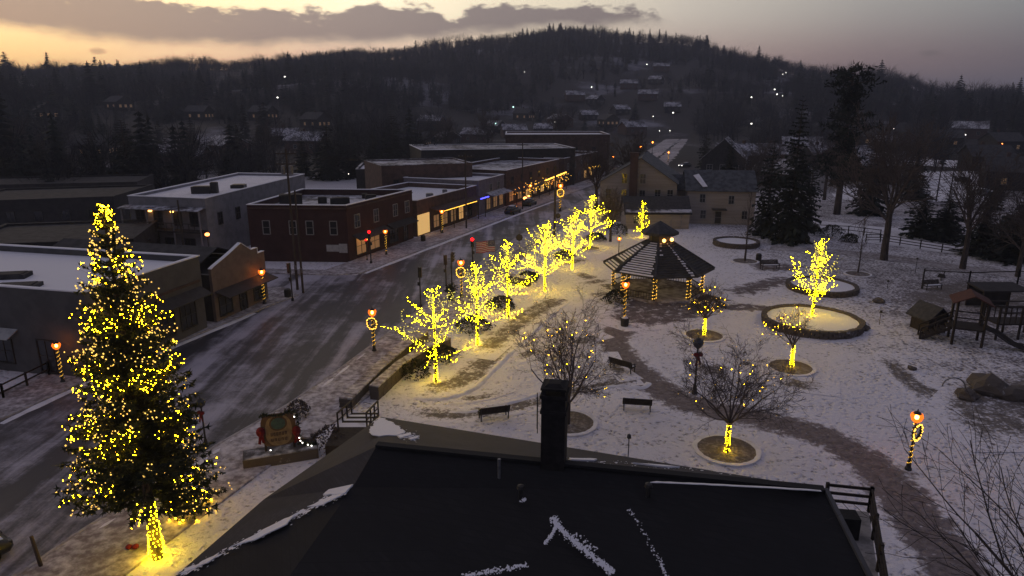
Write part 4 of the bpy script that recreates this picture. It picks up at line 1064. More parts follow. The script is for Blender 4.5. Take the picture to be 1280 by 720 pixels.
for k_, (p, r, h, lab) in enumerate([((515, 468), 1.6, .9, "clipped dark hedge mound behind the first wrapped tree"), ((548, 448), 1.6, .9, "clipped dark hedge mound between the first and second wrapped tree"), ((592, 412), 1.7, 1.0, "dark rounded hedge behind the second wrapped tree"),
                                   ((627, 384), 1.5, .9, "dark rounded hedge behind the third wrapped tree"), ((660, 350), 1.4, .8, "dark rounded hedge left of the fourth wrapped tree"), ((705, 322), 1.4, .8, "dark shrub behind the fifth wrapped tree"), ((745, 300), 1.6, .9, "dark shrub behind the farthest wrapped tree"), ((771, 293), 2.0, 1.4, "dark shrub by the corner of the cream annex"),
                                   ((770, 378), 1.3, 1.1, "dark shrub against the left gazebo posts"), ((885, 384), 1.7, .9, "reddish dark hedge at the right gazebo posts"),
                                   ((373, 520), .8, .9, "reddish leafless shrub near the kerb above the town sign"), ((412, 560), 1.2, 1.1, "leafless grey shrub beside the wooden steps"), ((1040, 296), 1.8, 1.6, "round dark bush behind the golden planter tree"), ((1012, 292), 1.8, 1.5, "dark bush beside the far conifer trunks"), ((1062, 302), 1.2, 1.0, "small dark bush at the end of the rail fence")]):
    shrub("hedge", lab, G(*p), r * 1.2, h * 1.15, "hedge_leaf" if k_ not in (9, 10, 11) else "twig", 80 + k_, 1100 if k_ not in (10, 11) else 380)
def steps():
    a, b = G(424, 552), G(440, 520); t = thing("wooden_steps", "dark wooden steps with railings beside the roof corner", "steps", (a.x, a.y, 0)); d = Vector(((b - a).x, (b - a).y, 0)); L = d.length; d.normalize(); s = Vector((d.y, -d.x, 0)); n = 6
    for i in range(n):
        m = MB(); c = a + d * (L * (i + .5) / n) + s * .9; m.box((c.x, c.y, .95 - .15 * i), (L / n * 1.02, 1.8, .08), math.atan2(d.y, d.x)); m.build("tread", "roof_snow" if i % 2 == 0 else "dark_wood", t)
    for q in (0, 1.8):
        m = MB(); p0, p1 = a + s * q, a + d * L + s * q
        m.beam(p0 + Vector((0, 0, 1.95)), p1 + Vector((0, 0, 1.1)), .09, .09); m.beam(p0 + Vector((0, 0, 1.45)), p1 + Vector((0, 0, .6)), .06, .06); m.beam(p0 + Vector((0, 0, .85)), p1 + Vector((0, 0, .05)), .08, .3)
        for u in (0, .33, .66, 1): m.beam(p0.lerp(p1, u), p0.lerp(p1, u) + Vector((0, 0, 1.95 - .85 * u)), .09, .09)
        m.build("railing", "dark_wood", t)
    m = MB(); c = a - d * 1.2 + s * .9; m.box((c.x, c.y, .5), (2.4, 2.2, 1.0), math.atan2(d.y, d.x)); m.build("landing", "dark_wood", t)
steps()
# town sign
def town_sign():
    g = G(352, 574); rz = R(20); t = thing("town_sign", "carved oval town sign with red bows and lit greenery on a stone base", "sign", (g.x, g.y, 0))
    ux, uy = math.cos(rz), math.sin(rz)
    def P(x, y, z): return (g.x + x * ux - y * uy, g.y + x * uy + y * ux, z)
    m = MB(); m.box(P(.0, 0, .30), (4.2, 1.3, .60), rz); m.build("base", "stone", t)
    m = MB(); m.box(P(.0, 0, .62), (4.1, 1.2, .08), rz); m.build("base_snow", "thin_roof_snow", t)
    def plate(nm, mat, sx, sz, zc, y0, y1, n=36, pw=2.6, par=t, dx=0):
        m = MB(); pts = []
        for i in range(n):
            a = 2 * math.pi * i / n; cx, cz = math.cos(a), math.sin(a); pts.append((math.copysign(abs(cx) ** (2 / pw), cx) * sx + dx, math.copysign(abs(cz) ** (2 / pw), cz) * sz + zc))
        vs = [P(x, y0, z) for x, z in pts] + [P(x, y1, z) for x, z in pts]
        m.add(vs, [tuple(range(n)), tuple(range(2 * n - 1, n - 1, -1))] + [(i, n + i, n + (i + 1) % n, (i + 1) % n) for i in range(n)]); return m.build(nm, mat, par)
    fr = plate("board", "sign_brown", .98, 1.02, 1.95, -.06, .06, pw=4)
    fc = plate("face", "sign_gold", .74, .96, 1.93, -.09, -.062, pw=2.6, par=fr)
    em = plate("emblem", "sign_green", .40, .36, 2.38, -.12, -.092, pw=2, par=fr)
    plate("emblem_ring", "sign_brown", .50, .46, 2.38, -.105, -.0915, pw=2, par=fr)
    rng = random.Random(12)      # carved letters, two short lines as on the board
    for z, n, h in ((1.72, 6, .20), (1.36, 5, .17)):
        x = -.48; m = MB()
        for k in range(n):
            w = .96 / n
            m.box(P(x + w * .18, -.10, z), (.045, .03, h), rz); m.box(P(x + w * .62, -.10, z), (.045, .03, h), rz); m.box(P(x + w * .4, -.10, z + (h / 2 if k % 2 else -h / 2) * .8), (w * .45, .03, .04), rz); x += w
        m.build("lettering", "sign_brown", fr)
    for sx in (-.8, .8):
        m = MB(); m.tube(P(sx, .08, .6), P(sx, .08, 2.9), .08, n=8); m.build("post", "dark_wood", t)
    for sx, sz in ((-1.0, 2.0), (.98, 1.75)):
        m = MB(); m.ball(P(sx, -.12, sz), .26, 9, 6, 1.2); m.beam(P(sx, -.15, sz), P(sx - .12, -.15, sz - .75), .16, .03); m.beam(P(sx, -.15, sz), P(sx + .12, -.15, sz - .7), .16, .03); m.build("red_bow", "cloth_red", t, True)
    m = MB()
    for k in range(420):
        u = rng.random(); c = Vector(P(*( (-1.0 + 2.0 * u, -.08, 2.95 + .08 * math.sin(u * 9)) if k % 3 == 0 else ((1.05 + .1 * rng.random(), -.1, .8 + 2.1 * u) if k % 3 == 1 else (1.1 + .9 * u, -.15, .95 - .25 * u))))) ; d = rvec(rng); s = d.cross(rvec(rng)).normalized() * .05; m.add([c - s, c + d * .22, c + s], [(0, 1, 2)])
    gr = m.build("garland", "needles", t)
    m = MB()
    for p in ((.92, -.3, 2.75), (1.1, -.3, 1.35), (1.25, -.3, 1.0), (1.55, -.3, .82), (1.75, -.3, .72), (-.55, -.3, .85), (1.15, -.3, 1.15)): m.bulb(P(*p), .05)
    m.build("garland_lights", "white_lamp", gr)
town_sign()
# rail on the far pavement, left edge
def rail(name, label, pts, h, posts, mat="dark_wood", rails=(1.0, .5), cat="railing"):
    P = [Vector((p[0], p[1], p[2] if len(p) > 2 else 0)) for p in pts]; t = thing(name, label, cat, P[0])
    for a, b in zip(P[:-1], P[1:]):
        for f in rails:
            m = MB(); m.beam(a + Vector((0, 0, h * f)), b + Vector((0, 0, h * f)), .08, .10); m.build("rail", mat, t)
        n = max(1, int(round((b - a).length / posts)))
        for i in range(n + 1):
            p = a.lerp(b, i / n); m = MB(); m.beam(p, p + Vector((0, 0, h * 1.08)), .12, .12); m.build("post", mat, t)
    return t
rail("hand_rail", "dark two rail fence along the far pavement at the left edge", px((-60, 522), (5, 499), (62, 470), (112, 447)), 1.1, 2.6)
rail("rail_fence", "long split rail fence across the snow beyond the golden tree", px((1082, 303), (1100, 303), (1150, 311), (1205, 320)), 1.2, 3.0, "dark_wood", (1.0, .66, .33), "fence")
rail("rail_fence", "split rail fence at the far snowy lane behind the first fence", px((1020, 290), (1060, 292), (1100, 297)), 1.2, 3.0, "dark_wood", (1.0, .5), "fence")
rail("post_rail", "play area boundary of tall posts and one top rail", px((1152, 361), (1209, 364), (1270, 362), (1330, 366)), 2.2, 30, "dark_wood", (.98,), "fence")
# bollard posts at lower left
g = G(52, 710); t = thing("wooden_post", "leaning bare wooden post in the snow by the parked car", "post", (g.x, g.y, 0)); m = MB(); m.tube(g, g + Vector((-.25, .1, 1.6)), .09, .075, 8); m.build("shaft", "pole_wood", t)
m = MB(); m.lathe([(.2, 0), (.12, .1)], g, 8); m.build("snow_collar", "deep_snow", t)

# ------------------------------------------------------------------ utility poles
def pole(b, top, label, arms=1, transformer=False, lean=(0, 0), Y=None, r=.15):
    g = G(*b); h = ZY(top, g.y); t = thing("utility_pole", label, "utility pole", (g.x, g.y, 0)); tp = g + Vector((lean[0], lean[1], h))
    m = MB(); m.tube(g, tp, r, r * .7, 9); m.build("shaft", "pole_wood", t)
    for k in range(arms):
        z = h - .5 - k * 1.1; c = g.lerp(tp, z / h); m = MB(); m.beam(c + Vector((-1.1, -.12, 0)), c + Vector((1.1, -.12, 0)), .10, .12); a = m.build("cross_arm", "pole_wood", t)
        for sx in (-1, -.45, .45, 1): q = MB(); q.lathe([(.05, 0), (.06, .1), (.03, .2)], c + Vector((sx, -.12, .06)), 6); q.build("insulator", "grey_metal", a)
    if transformer:
        c = g.lerp(tp, (h - 2.2) / h)
        for sx in (-.42, .42): m = MB(); m.lathe([(.22, -.5), (.24, -.45), (.24, .35), (.18, .42)], c + Vector((sx, -.1, 0)), 10); m.build("transformer", "grey_metal", t)
    m = MB(); m.box((g.x + .05, g.y - r - .06, 2.6), (.3, .12, .5)); m.build("meter_box", "grey_metal", t)
    return g, tp
PO = [pole((372, 362), 186, "tall dark utility pole with transformers on the left corner", 2, True), pole((379, 366), 238, "slim utility pole just right of the tall transformer pole", 0, r=.13), pole((583, 286), 192, "pale utility pole in front of the mauve shop", 1), pole((653, 262), 178, "utility pole in front of the restaurant with patio lights", 1), pole((693, 296), 207, "tall brown pole on the park side of the street", 0, r=.2),
      pole((757, 250), 176, "dark pole at the street bend among bare trees", 1), pole((236, 360), 250, "short dark pole before the white upstairs building", 0, r=.12), pole((1170, 252), 205, "dark pole on the snowy car park, left of a second pole", 0), pole((1186, 252), 205, "dark pole on the snowy car park, right of a second pole", 0)]
def wires(i, j, label, offs):
    a, b = PO[i][1], PO[j][1]; t = MB()
    for o_ in offs:
        prev = None
        for k in range(13):
            u = k / 12; p = a.lerp(b, u) + Vector((o_, 0, -.5 - 1.6 * 4 * u * (1 - u) * .5))
            if prev is not None: t.tube(prev, p, .014, n=3, cap=False)
            prev = p
    tag(t.build("overhead_wire", "black_metal"), label, "wire")
wires(0, 2, "thin overhead wires from the tall corner pole to the pale pole", (-1, 1)); wires(2, 3, "thin overhead wires between the two poles by the lit shops", (-1, 1)); wires(3, 5, "thin overhead wires from the restaurant pole to the street bend", (-1, 1))

# ------------------------------------------------------------------ cars
def make_car(paint, lamps="glass"):
    t = thing("parked_car", "", "car"); L, W = 4.6, 1.82
    def loft(st, mat, nm, par):
        m = MB(); vs = []; k = 8
        for x, w, zb, zt, wt in st:
            vs += [(x, -w, zb + .12), (x, -w * .96, zb), (x, w * .96, zb), (x, w, zb + .12), (x, w, zb + (zt - zb) * .6), (x, wt, zt), (x, -wt, zt), (x, -w, zb + (zt - zb) * .6)]
        fs = [(j * k + i, j * k + (i + 1) % k, (j + 1) * k + (i + 1) % k, (j + 1) * k + i) for j in range(len(st) - 1) for i in range(k)] + [tuple(range(k - 1, -1, -1)), tuple(range((len(st) - 1) * k, len(st) * k))]
        m.add(vs, fs); return m.build(nm, mat, par, True)
    h = W / 2
    body = loft([(-L / 2, h * .82, .42, .72, h * .7), (-L / 2 + .12, h * .95, .30, .86, h * .80), (-1.2, h, .24, .95, h * .88), (.6, h, .24, .95, h * .88), (1.5, h * .99, .25, .92, h * .84), (2.1, h * .93, .28, .80, h * .76), (L / 2, h * .78, .40, .62, h * .62)], paint, "body", t)
    loft([(-2.0, h * .80, .90, .96, h * .76), (-1.35, h * .86, .90, 1.42, h * .66), (-.2, h * .88, .90, 1.50, h * .68), (.35, h * .87, .90, 1.44, h * .66), (1.15, h * .82, .90, .97, h * .76)], "glass", "windows", t)
    m = MB(); m.slab([(-1.35, -.56, 1.47), (.3, -.56, 1.49), (.3, .56, 1.49), (-1.35, .56, 1.47)], .05); m.slab([(-1.2, -.5, 1.53), (.2, -.5, 1.54), (.2, .5, 1.54), (-1.2, .5, 1.53)], .05); m.build("roof_panel", paint, t)
    m = MB(); m.slab([(-1.15, -.5, 1.57), (.15, -.48, 1.58), (.12, .5, 1.58), (-1.1, .48, 1.57)], .035); m.slab([(1.2, -.6, .97), (2.0, -.55, .87), (2.0, .55, .87), (1.2, .6, .97)], .03); m.build("snow_cover", "roof_snow", t)
    for sx in (-1.42, 1.38):
        for sy in (-1, 1):
            w = MB(); w.tube((sx, sy * (h - .2), .33), (sx, sy * (h + .01), .33), .33, n=16); wh = w.build("wheel", "rubber", t); r = MB(); r.tube((sx, sy * (h + .012), .33), (sx, sy * (h + .03), .33), .2, n=10); r.build("rim", "grey_metal", wh)
    for sy in (-1, 1):
        m = MB(); m.box((L / 2 - .10, sy * h * .62, .66), (.16, .36, .14)); m.build("headlight", lamps, t)
        m = MB(); m.box((-L / 2 + .05, sy * h * .66, .76), (.14, .30, .16)); m.build("tail_light", "cloth_red", t)
    return t
carD, carS, carW = make_car("car_dark"), make_car("car_silver"), make_car("car_white")
carL = make_car("car_dark", "white_lamp")
du = math.atan2(.921, .389)
for pr, p, rz, lab in [(carD, (641, 267), du, "dark snow dusted car parked outside the restaurant, nearer of two"), (carD, (662, 257), du, "dark car parked behind another under the patio lights"), (carD, (-62, 718), R(56), "dark car cut by the lower left picture edge at the kerb"),
                       (carL, (856, 209), R(215), "car with bright white headlights on the street above the tan houses"), (carW, (1150, 246), R(20), "pale car in the snowy far car park"), (carD, (1203, 228), R(95), "dark car on the far right car park"), (carS, (1225, 244), R(100), "grey car at the right end of the far car park")]:
    g = G(*p); place(pr, (g.x, g.y, .02), rz, lab)
# ------------------------------------------------------------------ buildings
def opening(par, P, d, nrm, w, h, frame="trim_white", pane="glass", name="window", mull=1, sill=True, zc=None):
    """window or door set on a wall: frame bars proud of the wall, pane behind them"""
    z0 = P.z; m = MB(); W2 = w / 2; o = nrm * .06
    def B(x0, z0_, x1, z1_, wd, off): m.beam(P + d * x0 + Vector((0, 0, z0_)) + nrm * off, P + d * x1 + Vector((0, 0, z1_)) + nrm * off, wd, .10) if x0 != x1 else m.beam(P + d * x0 + Vector((0, 0, z0_)) + nrm * off, P + d * x1 + Vector((0, 0, z1_)) + nrm * off, .10, wd)
    t = .10
    for sx in (-1, 1):
        c = P + d * (sx * W2) + nrm * .04; m.box((c.x, c.y, P.z), (t, .12, h + t), math.atan2(d.y, d.x))
    for sz in (-1, 1):
        c = P + nrm * (.05 if sz > 0 else .07); m.box((c.x, c.y, P.z + sz * h / 2), (w - t, .11 if sz > 0 else .17, t), math.atan2(d.y, d.x))
    for k in range(1, mull + 1):
        c = P + d * (-W2 + w * k / (mull + 1)) + nrm * .035; m.box((c.x, c.y, P.z), (.05, .07, h - t), math.atan2(d.y, d.x))
    c = P + nrm * .033; m.box((c.x, c.y, P.z), (w - t, .06, .05), math.atan2(d.y, d.x))
    f = m.build(name, frame, par)
    m = MB(); c = P + nrm * .008; m.box((c.x, c.y, P.z), (w - t * .8, .03, h - t * .8), math.atan2(d.y, d.x)); m.build("pane", pane, f)
    return f
def block(name, label, fp, h, wall, roof="roof_snow", par=.45, wins=(), z0=0.0, cap="roof_snow", cat="building"):
    F = [Vector((p[0], p[1], 0)) for p in fp]
    if sum(F[i].x * F[(i + 1) % len(F)].y - F[(i + 1) % len(F)].x * F[i].y for i in range(len(F))) < 0: F = F[::-1]
    n = len(F); c = sum(F, Vector()) / n; t = thing(name, label, cat, (F[0].x, F[0].y, z0))
    def inset(d):
        out = []
        for i in range(n):
            a, b, e = F[i - 1], F[i], F[(i + 1) % n]; d1 = (b - a).normalized(); d2 = (e - b).normalized(); n1 = Vector((-d1.y, d1.x, 0)); n2 = Vector((-d2.y, d2.x, 0)); v = (n1 + n2); out.append(b + v * (d / max(.3, v.dot(n1))))
        return out
    I = inset(.3); m = MB(); T_ = h + par
    vs = [(p.x, p.y, z0) for p in F] + [(p.x, p.y, z0 + T_) for p in F] + [(p.x, p.y, z0 + T_) for p in I] + [(p.x, p.y, z0 + h - .1) for p in I]
    m.add(vs, [(a * n + i, a * n + (i + 1) % n, (a + 1) * n + (i + 1) % n, (a + 1) * n + i) for a in range(3) for i in range(n)])
    m.build("wall", wall, t)
    m = MB(); m.add([(p.x, p.y, z0 + h) for p in inset(.28)], [tuple(range(n))]); m.build("roof", roof, t)
    m = MB(); O2 = inset(-.07); I2 = inset(.34)
    for i in range(n):
        j = (i + 1) % n; m.add([(O2[i].x, O2[i].y, z0 + T_ + .003), (O2[j].x, O2[j].y, z0 + T_ + .003), (I2[j].x, I2[j].y, z0 + T_ + .003), (I2[i].x, I2[i].y, z0 + T_ + .003), (O2[i].x, O2[i].y, z0 + T_ + .10), (O2[j].x, O2[j].y, z0 + T_ + .10), (I2[j].x, I2[j].y, z0 + T_ + .10), (I2[i].x, I2[i].y, z0 + T_ + .10)], [(3, 2, 1, 0), (4, 5, 6, 7), (0, 1, 5, 4), (2, 3, 7, 6)])
    if cap: m.build("parapet_cap", cap, t)
    t["_c"] = (c.x, c.y)
    def put(i0, pts, z, w, hh, **k):
        """i0: the wall given by two footprint points (as given), pts: fractions along it"""
        a, b = Vector((fp[i0][0], fp[i0][1], 0)), Vector((fp[(i0 + 1) % n][0], fp[(i0 + 1) % n][1], 0)); d = (b - a).normalized(); nr = Vector((d.y, -d.x, 0))
        if nr.dot((a + b) / 2 - c) < 0: nr = -nr
        for u in pts: p = a.lerp(b, u); opening(t, Vector((p.x, p.y, z0 + z)), d, nr, w, hh, **k)
    for w_ in wins: put(*w_[:5], **(w_[5] if len(w_) > 5 else {}))
    return t, put
def on_wall(fp, i, u, out=0.0, z=0.0):
    n = len(fp); a, b = Vector((fp[i][0], fp[i][1], 0)), Vector((fp[(i + 1) % n][0], fp[(i + 1) % n][1], 0)); c = sum((Vector((p[0], p[1], 0)) for p in fp), Vector()) / n
    d = (b - a).normalized(); nr = Vector((d.y, -d.x, 0)); nr = nr if nr.dot((a + b) / 2 - c) > 0 else -nr
    p = a.lerp(b, u) + nr * out; return Vector((p.x, p.y, z)), d, nr
def awning(par, fp, i, u0, u1, z, depth, mat, drop=.5, name="awning", th=.08):
    a, d, nr = on_wall(fp, i, u0, .02); b = on_wall(fp, i, u1, .02)[0]; m = MB()
    m.slab([Vector((a.x, a.y, z)), Vector((b.x, b.y, z)), b + nr * depth + Vector((0, 0, z - drop)), a + nr * depth + Vector((0, 0, z - drop))], th); return m.build(name, mat, par)
def roof_unit(par, c, d, rz=0.0, mat="grey_metal", snow=True):
    m = MB(); m.box((c[0], c[1], c[2] + d[2] / 2), d, rz); m.box((c[0], c[1], c[2] + d[2] + .03), (d[0] * .8, d[1] * .8, .06), rz); o = m.build("roof_unit", mat, par)

# near left grey building
ax = Vector((2.9, 12.2, 0)).normalized(); ay = Vector((-ax.y, ax.x, 0))
C1 = Vector((-31.6, 48.5, 0)); C2 = C1 + ax * 12.8
fp = [tuple(C1[:2]), tuple(C2[:2]), tuple((C2 + ay * 34)[:2]), tuple((C1 + ay * 34)[:2])]
t, put = block("shop_building", "long grey flat roofed shop with snowy roof behind the lit spruce", fp, 6.4, "grey_wall", "roof_snow", .55)
put(0, (.16, .38, .60, .82), 2.0, 2.0, 2.3, mull=2, frame="trim_dark"); put(3, (.62, .74), 1.7, 2.4, 2.0, mull=2, frame="trim_dark"); put(3, (.87,), 1.6, 1.5, 2.6, mull=1, frame="trim_dark", name="door")
awning(t, fp, 0, .02, .98, 4.2, 1.2, "trim_dark", .6); awning(t, fp, 3, .55, .80, 3.6, 1.0, "poster_grey", .5)
m = MB(); p, d, nr = on_wall(fp, 0, .5, .06, 5.0); m.box((p.x, p.y, 4.75), (12.0, .12, .22), math.atan2(d.y, d.x)); m.build("cornice", "brown_wall", t)
for q_, dd in (((-42, 55.2), (3.0, 1.6, .35)), ((-39, 51.9), (3.2, 1.5, .3)), ((-47, 53), (1.0, 1.0, .4)), ((-36, 57.5), (.6, .6, .6))): roof_unit(t, (q_[0], q_[1], 6.4), dd, .2, "asphalt_roof")
# stepped false front
p1, p2 = Vector((-28.7, 62.6, 0)), Vector((-26.6, 70.9, 0)); ax = (p2 - p1).normalized(); ay = Vector((-ax.y, ax.x, 0))
fp = [tuple(p1[:2]), tuple(p2[:2]), tuple((p2 + ay * 22)[:2]), tuple((p1 + ay * 22)[:2])]
t, put = block("false_front_shop", "small shop with brown stepped false front on the left corner", fp, 4.4, "dark_wall", "asphalt_roof", .25, cap="trim_dark")
L = (p2 - p1).length; m = MB(); prof = [(0, 0), (L, 0), (L, 5.3), (L * .86, 5.3), (L * .86, 5.9), (L * .74, 5.9), (L * .56, 6.9), (L * .40, 6.4), (L * .22, 5.9), (L * .06, 5.5), (0, 5.3)]
nr = Vector((ax.y, -ax.x, 0)); vs = [p1 + ax * x + nr * .02 + Vector((0, 0, z)) for x, z in prof] + [p1 + ax * x + nr * .32 + Vector((0, 0, z)) for x, z in prof]; n = len(prof)
m.add(vs, [tuple(range(n)), tuple(range(2 * n - 1, n - 1, -1))] + [(i, n + i, n + (i + 1) % n, (i + 1) % n) for i in range(n)]); m.build("false_front", "false_front_wall", t)
m = MB()
for (x0, z0), (x1, z1) in zip(prof[2:-1], prof[3:]): m.beam(p1 + ax * x0 + nr * .17 + Vector((0, 0, z0 + .04)), p1 + ax * x1 + nr * .17 + Vector((0, 0, z1 + .04)), .38, .07)
m.build("snow_ledge", "roof_snow", t)
fp2 = [tuple((p1 + nr * .34)[:2]), tuple((p2 + nr * .34)[:2]), fp[2], fp[3]]
for u, w, nm in ((.18, 1.9, "window"), (.5, 1.1, "door"), (.82, 1.9, "window")):
    p, d, q = on_wall(fp2, 0, u, 0, 1.45 if nm == "window" else 1.2); opening(t, p, d, q, w, 1.9 if nm == "window" else 2.3, "trim_dark", "glass", nm)
awning(t, fp2, 0, .02, .98, 3.1, 1.5, "trim_dark", .5)
m = MB(); pk = [p1 + ay * 2 + Vector((0, 0, 4.9)), p2 + ay * 2 + Vector((0, 0, 4.9)), p2 + ay * 21 + Vector((0, 0, 4.9)), p1 + ay * 21 + Vector((0, 0, 4.9))]; r0, r1 = (pk[0] + pk[1]) / 2 + Vector((0, 0, 1.6)), (pk[2] + pk[3]) / 2 + Vector((0, 0, 1.6))
m.slab([pk[0], r0, r1, pk[3]], .1); m.slab([r0, pk[1], pk[2], r1], .1); m.build("gable_roof", "asphalt_roof", t)
# white two storey building with porch lights
fp = [(-51.8, 92.0), (-40.2, 89.2), (-36.5, 121), (-49, 123)]
t, put = block("white_building", "white two storey building with porch and two warm lights, snowy flat roof", fp, 8.0, "white_wall", "deep_snow", .35)
put(0, (.14, .37, .62, .84), 5.6, 1.3, 1.9, frame="trim_dark"); put(1, (.10, .25, .42), 5.3, 1.1, 1.6, frame="trim_dark"); put(0, (.25, .5, .75), 1.9, 1.6, 2.0, frame="trim_dark")
awning(t, fp, 0, -.04, 1.0, 7.2, 1.7, "thin_roof_snow", .25, "porch_roof")
m = MB(); a, d, nr = on_wall(fp, 0, 0.0, .05); b = on_wall(fp, 0, 1.0, .05)[0]; m.slab([a + Vector((0, 0, 4.2)), b + Vector((0, 0, 4.2)), b + nr * 1.6 + Vector((0, 0, 4.2)), a + nr * 1.6 + Vector((0, 0, 4.2))], .2); m.build("balcony", "trim_dark", t)
m = MB()
for u in np.linspace(0, 1, 15): q = a.lerp(b, u) + nr * 1.5; m.beam(q + Vector((0, 0, 4.2)), q + Vector((0, 0, 5.2)), .06, .06)
m.beam(a + nr * 1.5 + Vector((0, 0, 5.2)), b + nr * 1.5 + Vector((0, 0, 5.2)), .09, .09); m.build("railing", "trim_dark", t)
for u in (0, .33, .66, 1): m = MB(); q = a.lerp(b, u) + nr * 1.45; m.beam(q, q + Vector((0, 0, 6.9)), .16, .16); m.build("column", "white_wall", t)
for u in (.30, .585): m = MB(); q = a.lerp(b, u) + nr * .35 + Vector((0, 0, 6.55)); m.ball(q, .26, 8, 5, .6); m.build("porch_lamp", "porch_glow", t, True)
for q_, dd in (((-44.2, 97.5), (2.6, 1.2, 1.0)), ((-42.6, 98), (.9, .9, 1.5)), ((-41.5, 104), (2.0, 1.6, .5))): roof_unit(t, (q_[0], q_[1], 8.0), dd, .1, "black_metal")
# lamp on the corner wall by the alley
g = XY(259, 293, 84); t = thing("wall_lamp", "orange flood lamp glowing on a post behind the false front shop", "lamp", (g.x, g.y, 0)); m = MB(); m.tube((g.x, g.y, 0), (g.x, g.y, g.z), .06, n=6); m.build("post", "black_metal", t); m = MB(); m.ball(g, .30, 8, 5, .7); m.build("head", "orange_lamp", t, True)
g = XY(112, 256, 118); t = thing("wall_lamp", "dim round amber lamp above the spruce tip on a dark post", "lamp", (g.x, g.y, 0)); m = MB(); m.tube((g.x, g.y, 0), (g.x, g.y, g.z), .07, n=6); m.build("post", "black_metal", t); m = MB(); m.ball(g, .55, 8, 5, .8); m.build("head", "porch_glow", t, True)
# red brick
fpb = [(-21.6, 88.5), (-15.4, 105.2), (-32.5, 106.2), (-34.8, 89.2)]
t, put = block("brick_building", "dark red brick two storey building on the street corner", fpb, 6.7, "red_brick", "thin_roof_snow", .85)
put(0, (.13, .40, .70, .90), 5.2, 1.25, 1.75, mull=1); put(3, (.18, .45, .62, .86), 4.6, .95, 1.8, mull=0); put(0, (.66,), 1.7, 2.4, 2.3, mull=2, frame="trim_dark"); put(0, (.86,), 1.5, 1.3, 2.5, name="door", frame="trim_dark")
put(0, (.17, .36), 1.75, 2.6, 2.3, mull=1, frame="trim_dark", pane="dim_window")
awning(t, fpb, 0, .05, .52, 3.5, 1.3, "trim_dark", .6); awning(t, fpb, 0, .56, .98, 3.5, 1.2, "dark_wall", .6)
for u, w in ((.81, .9), (.87, .8), (.945, 1.1)): p, d, nr = on_wall(fpb, 3, u, .05, 1.9); m = MB(); m.box((p.x, p.y, 1.9), (w, .06, 1.2 if w > 1 else .9), math.atan2(d.y, d.x)); m.build("wall_poster", "poster_grey", t)
m = MB()
for i in (0, 3):
    p, d, nr = on_wall(fpb, i, .5, .06, 7.0); Lw = (Vector(fpb[(i + 1) % 4]) - Vector(fpb[i])).length; m.box((p.x, p.y, 7.15), (Lw - .1, .14, .18), math.atan2(d.y, d.x))
m.build("cornice", "brown_wall", t)
for k, (x, y, dd) in enumerate([(-24, 95, (2.6, 1.4, 1.0)), (-27, 97, (1.2, 1.2, .8)), (-20.5, 99, (1.5, 1.2, .9)), (-30.5, 94, (3, 2, 1.6)), (-22, 102, (.8, .8, .7))]): roof_unit(t, (x, y, 6.7), dd, .3, "dark_wall")
b = MB(); rng = random.Random(6)
for u in (.13, .17, .2): p, d, nr = on_wall(fpb, 0, u, .5, 2.4 + rng.uniform(-.2, .4)); b.ball(p, .16, 7, 4)
b.build("shop_lights", "bulb_soft", t, True)
# glowing shop with porch
fps = [(-14.9, 106.4), (-6.6, 126.6), (-20, 132), (-31, 108)]
t, put = block("porch_shop", "one storey shop with warm lit porch and snowy roof next to the brick building", fps, 4.9, "brown_wall", "roof_snow", .8)
m = MB(); a, d, nr = on_wall(fps, 0, .0, 0.02); b = on_wall(fps, 0, .17, .02)[0]; m.slab([a + Vector((0, 0, 3.4)), b + Vector((0, 0, 3.4)), b + nr * .10 + Vector((0, 0, 3.4)), a + nr * .10 + Vector((0, 0, 3.4))], 3.2); m.build("entrance_wall_glow", "shop_wall_painted_light", t)  # warm light on the entrance wall, put in as a glowing slab
awning(t, fps, 0, .18, .98, 4.0, 2.2, "brown_wall", .35, "porch_roof")
a, d, nr = on_wall(fps, 0, .18, 2.1); b = on_wall(fps, 0, .80, 2.1)[0]; m = MB()
for k in range(44): p = a.lerp(b, k / 43); m.bulb((p.x, p.y, 3.50), .085)
m.build("light_string", "bulb_soft", t)
for u in (.18, .4, .62, .84, .98): p = on_wall(fps, 0, u, 2.0)[0]; m = MB(); m.beam(p, p + Vector((0, 0, 3.6)), .16, .16); m.build("porch_post", "trim_dark", t)
put(0, (.28, .42, .56), 1.6, 2.0, 2.1, mull=1, frame="trim_dark", pane="dim_window"); put(0, (.70,), 1.7, 1.9, 2.4, mull=1, frame="trim_dark", pane="shop_window"); put(0, (.86,), 1.6, 1.8, 2.2, mull=1, frame="trim_dark")
a, d, nr = on_wall(fps, 0, .86, 2.3, 3.75); b = on_wall(fps, 0, 1.02, 2.3, 3.75)[0]; m = MB(); m.beam(a, b, .14, .16); m.build("blue_neon_strip", "neon_blue", t)
for q_, dd in (((-14, 116), (1.2, 1.2, .7)), ((-12, 122), (.8, .8, .6))): roof_unit(t, (q_[0], q_[1], 4.9), dd, .2)
# mauve shop
fpm = [(-6.2, 127.4), (-1.6, 138.8), (-16, 145), (-21, 133)]
t, put = block("mauve_shop", "mauve grey shop with blank pale corner and snowy porch roof", fpm, 6.0, "mauve_wall", "roof_snow", .5); put(0, (.35, .62, .86), 1.7, 2.0, 2.2, mull=1, frame="trim_dark", pane="dim_window"); put(0, (.45, .75), 4.7, 1.2, 1.4)
awning(t, fpm, 0, .25, 1.0, 3.9, 1.8, "thin_roof_snow", .6, "porch_roof")
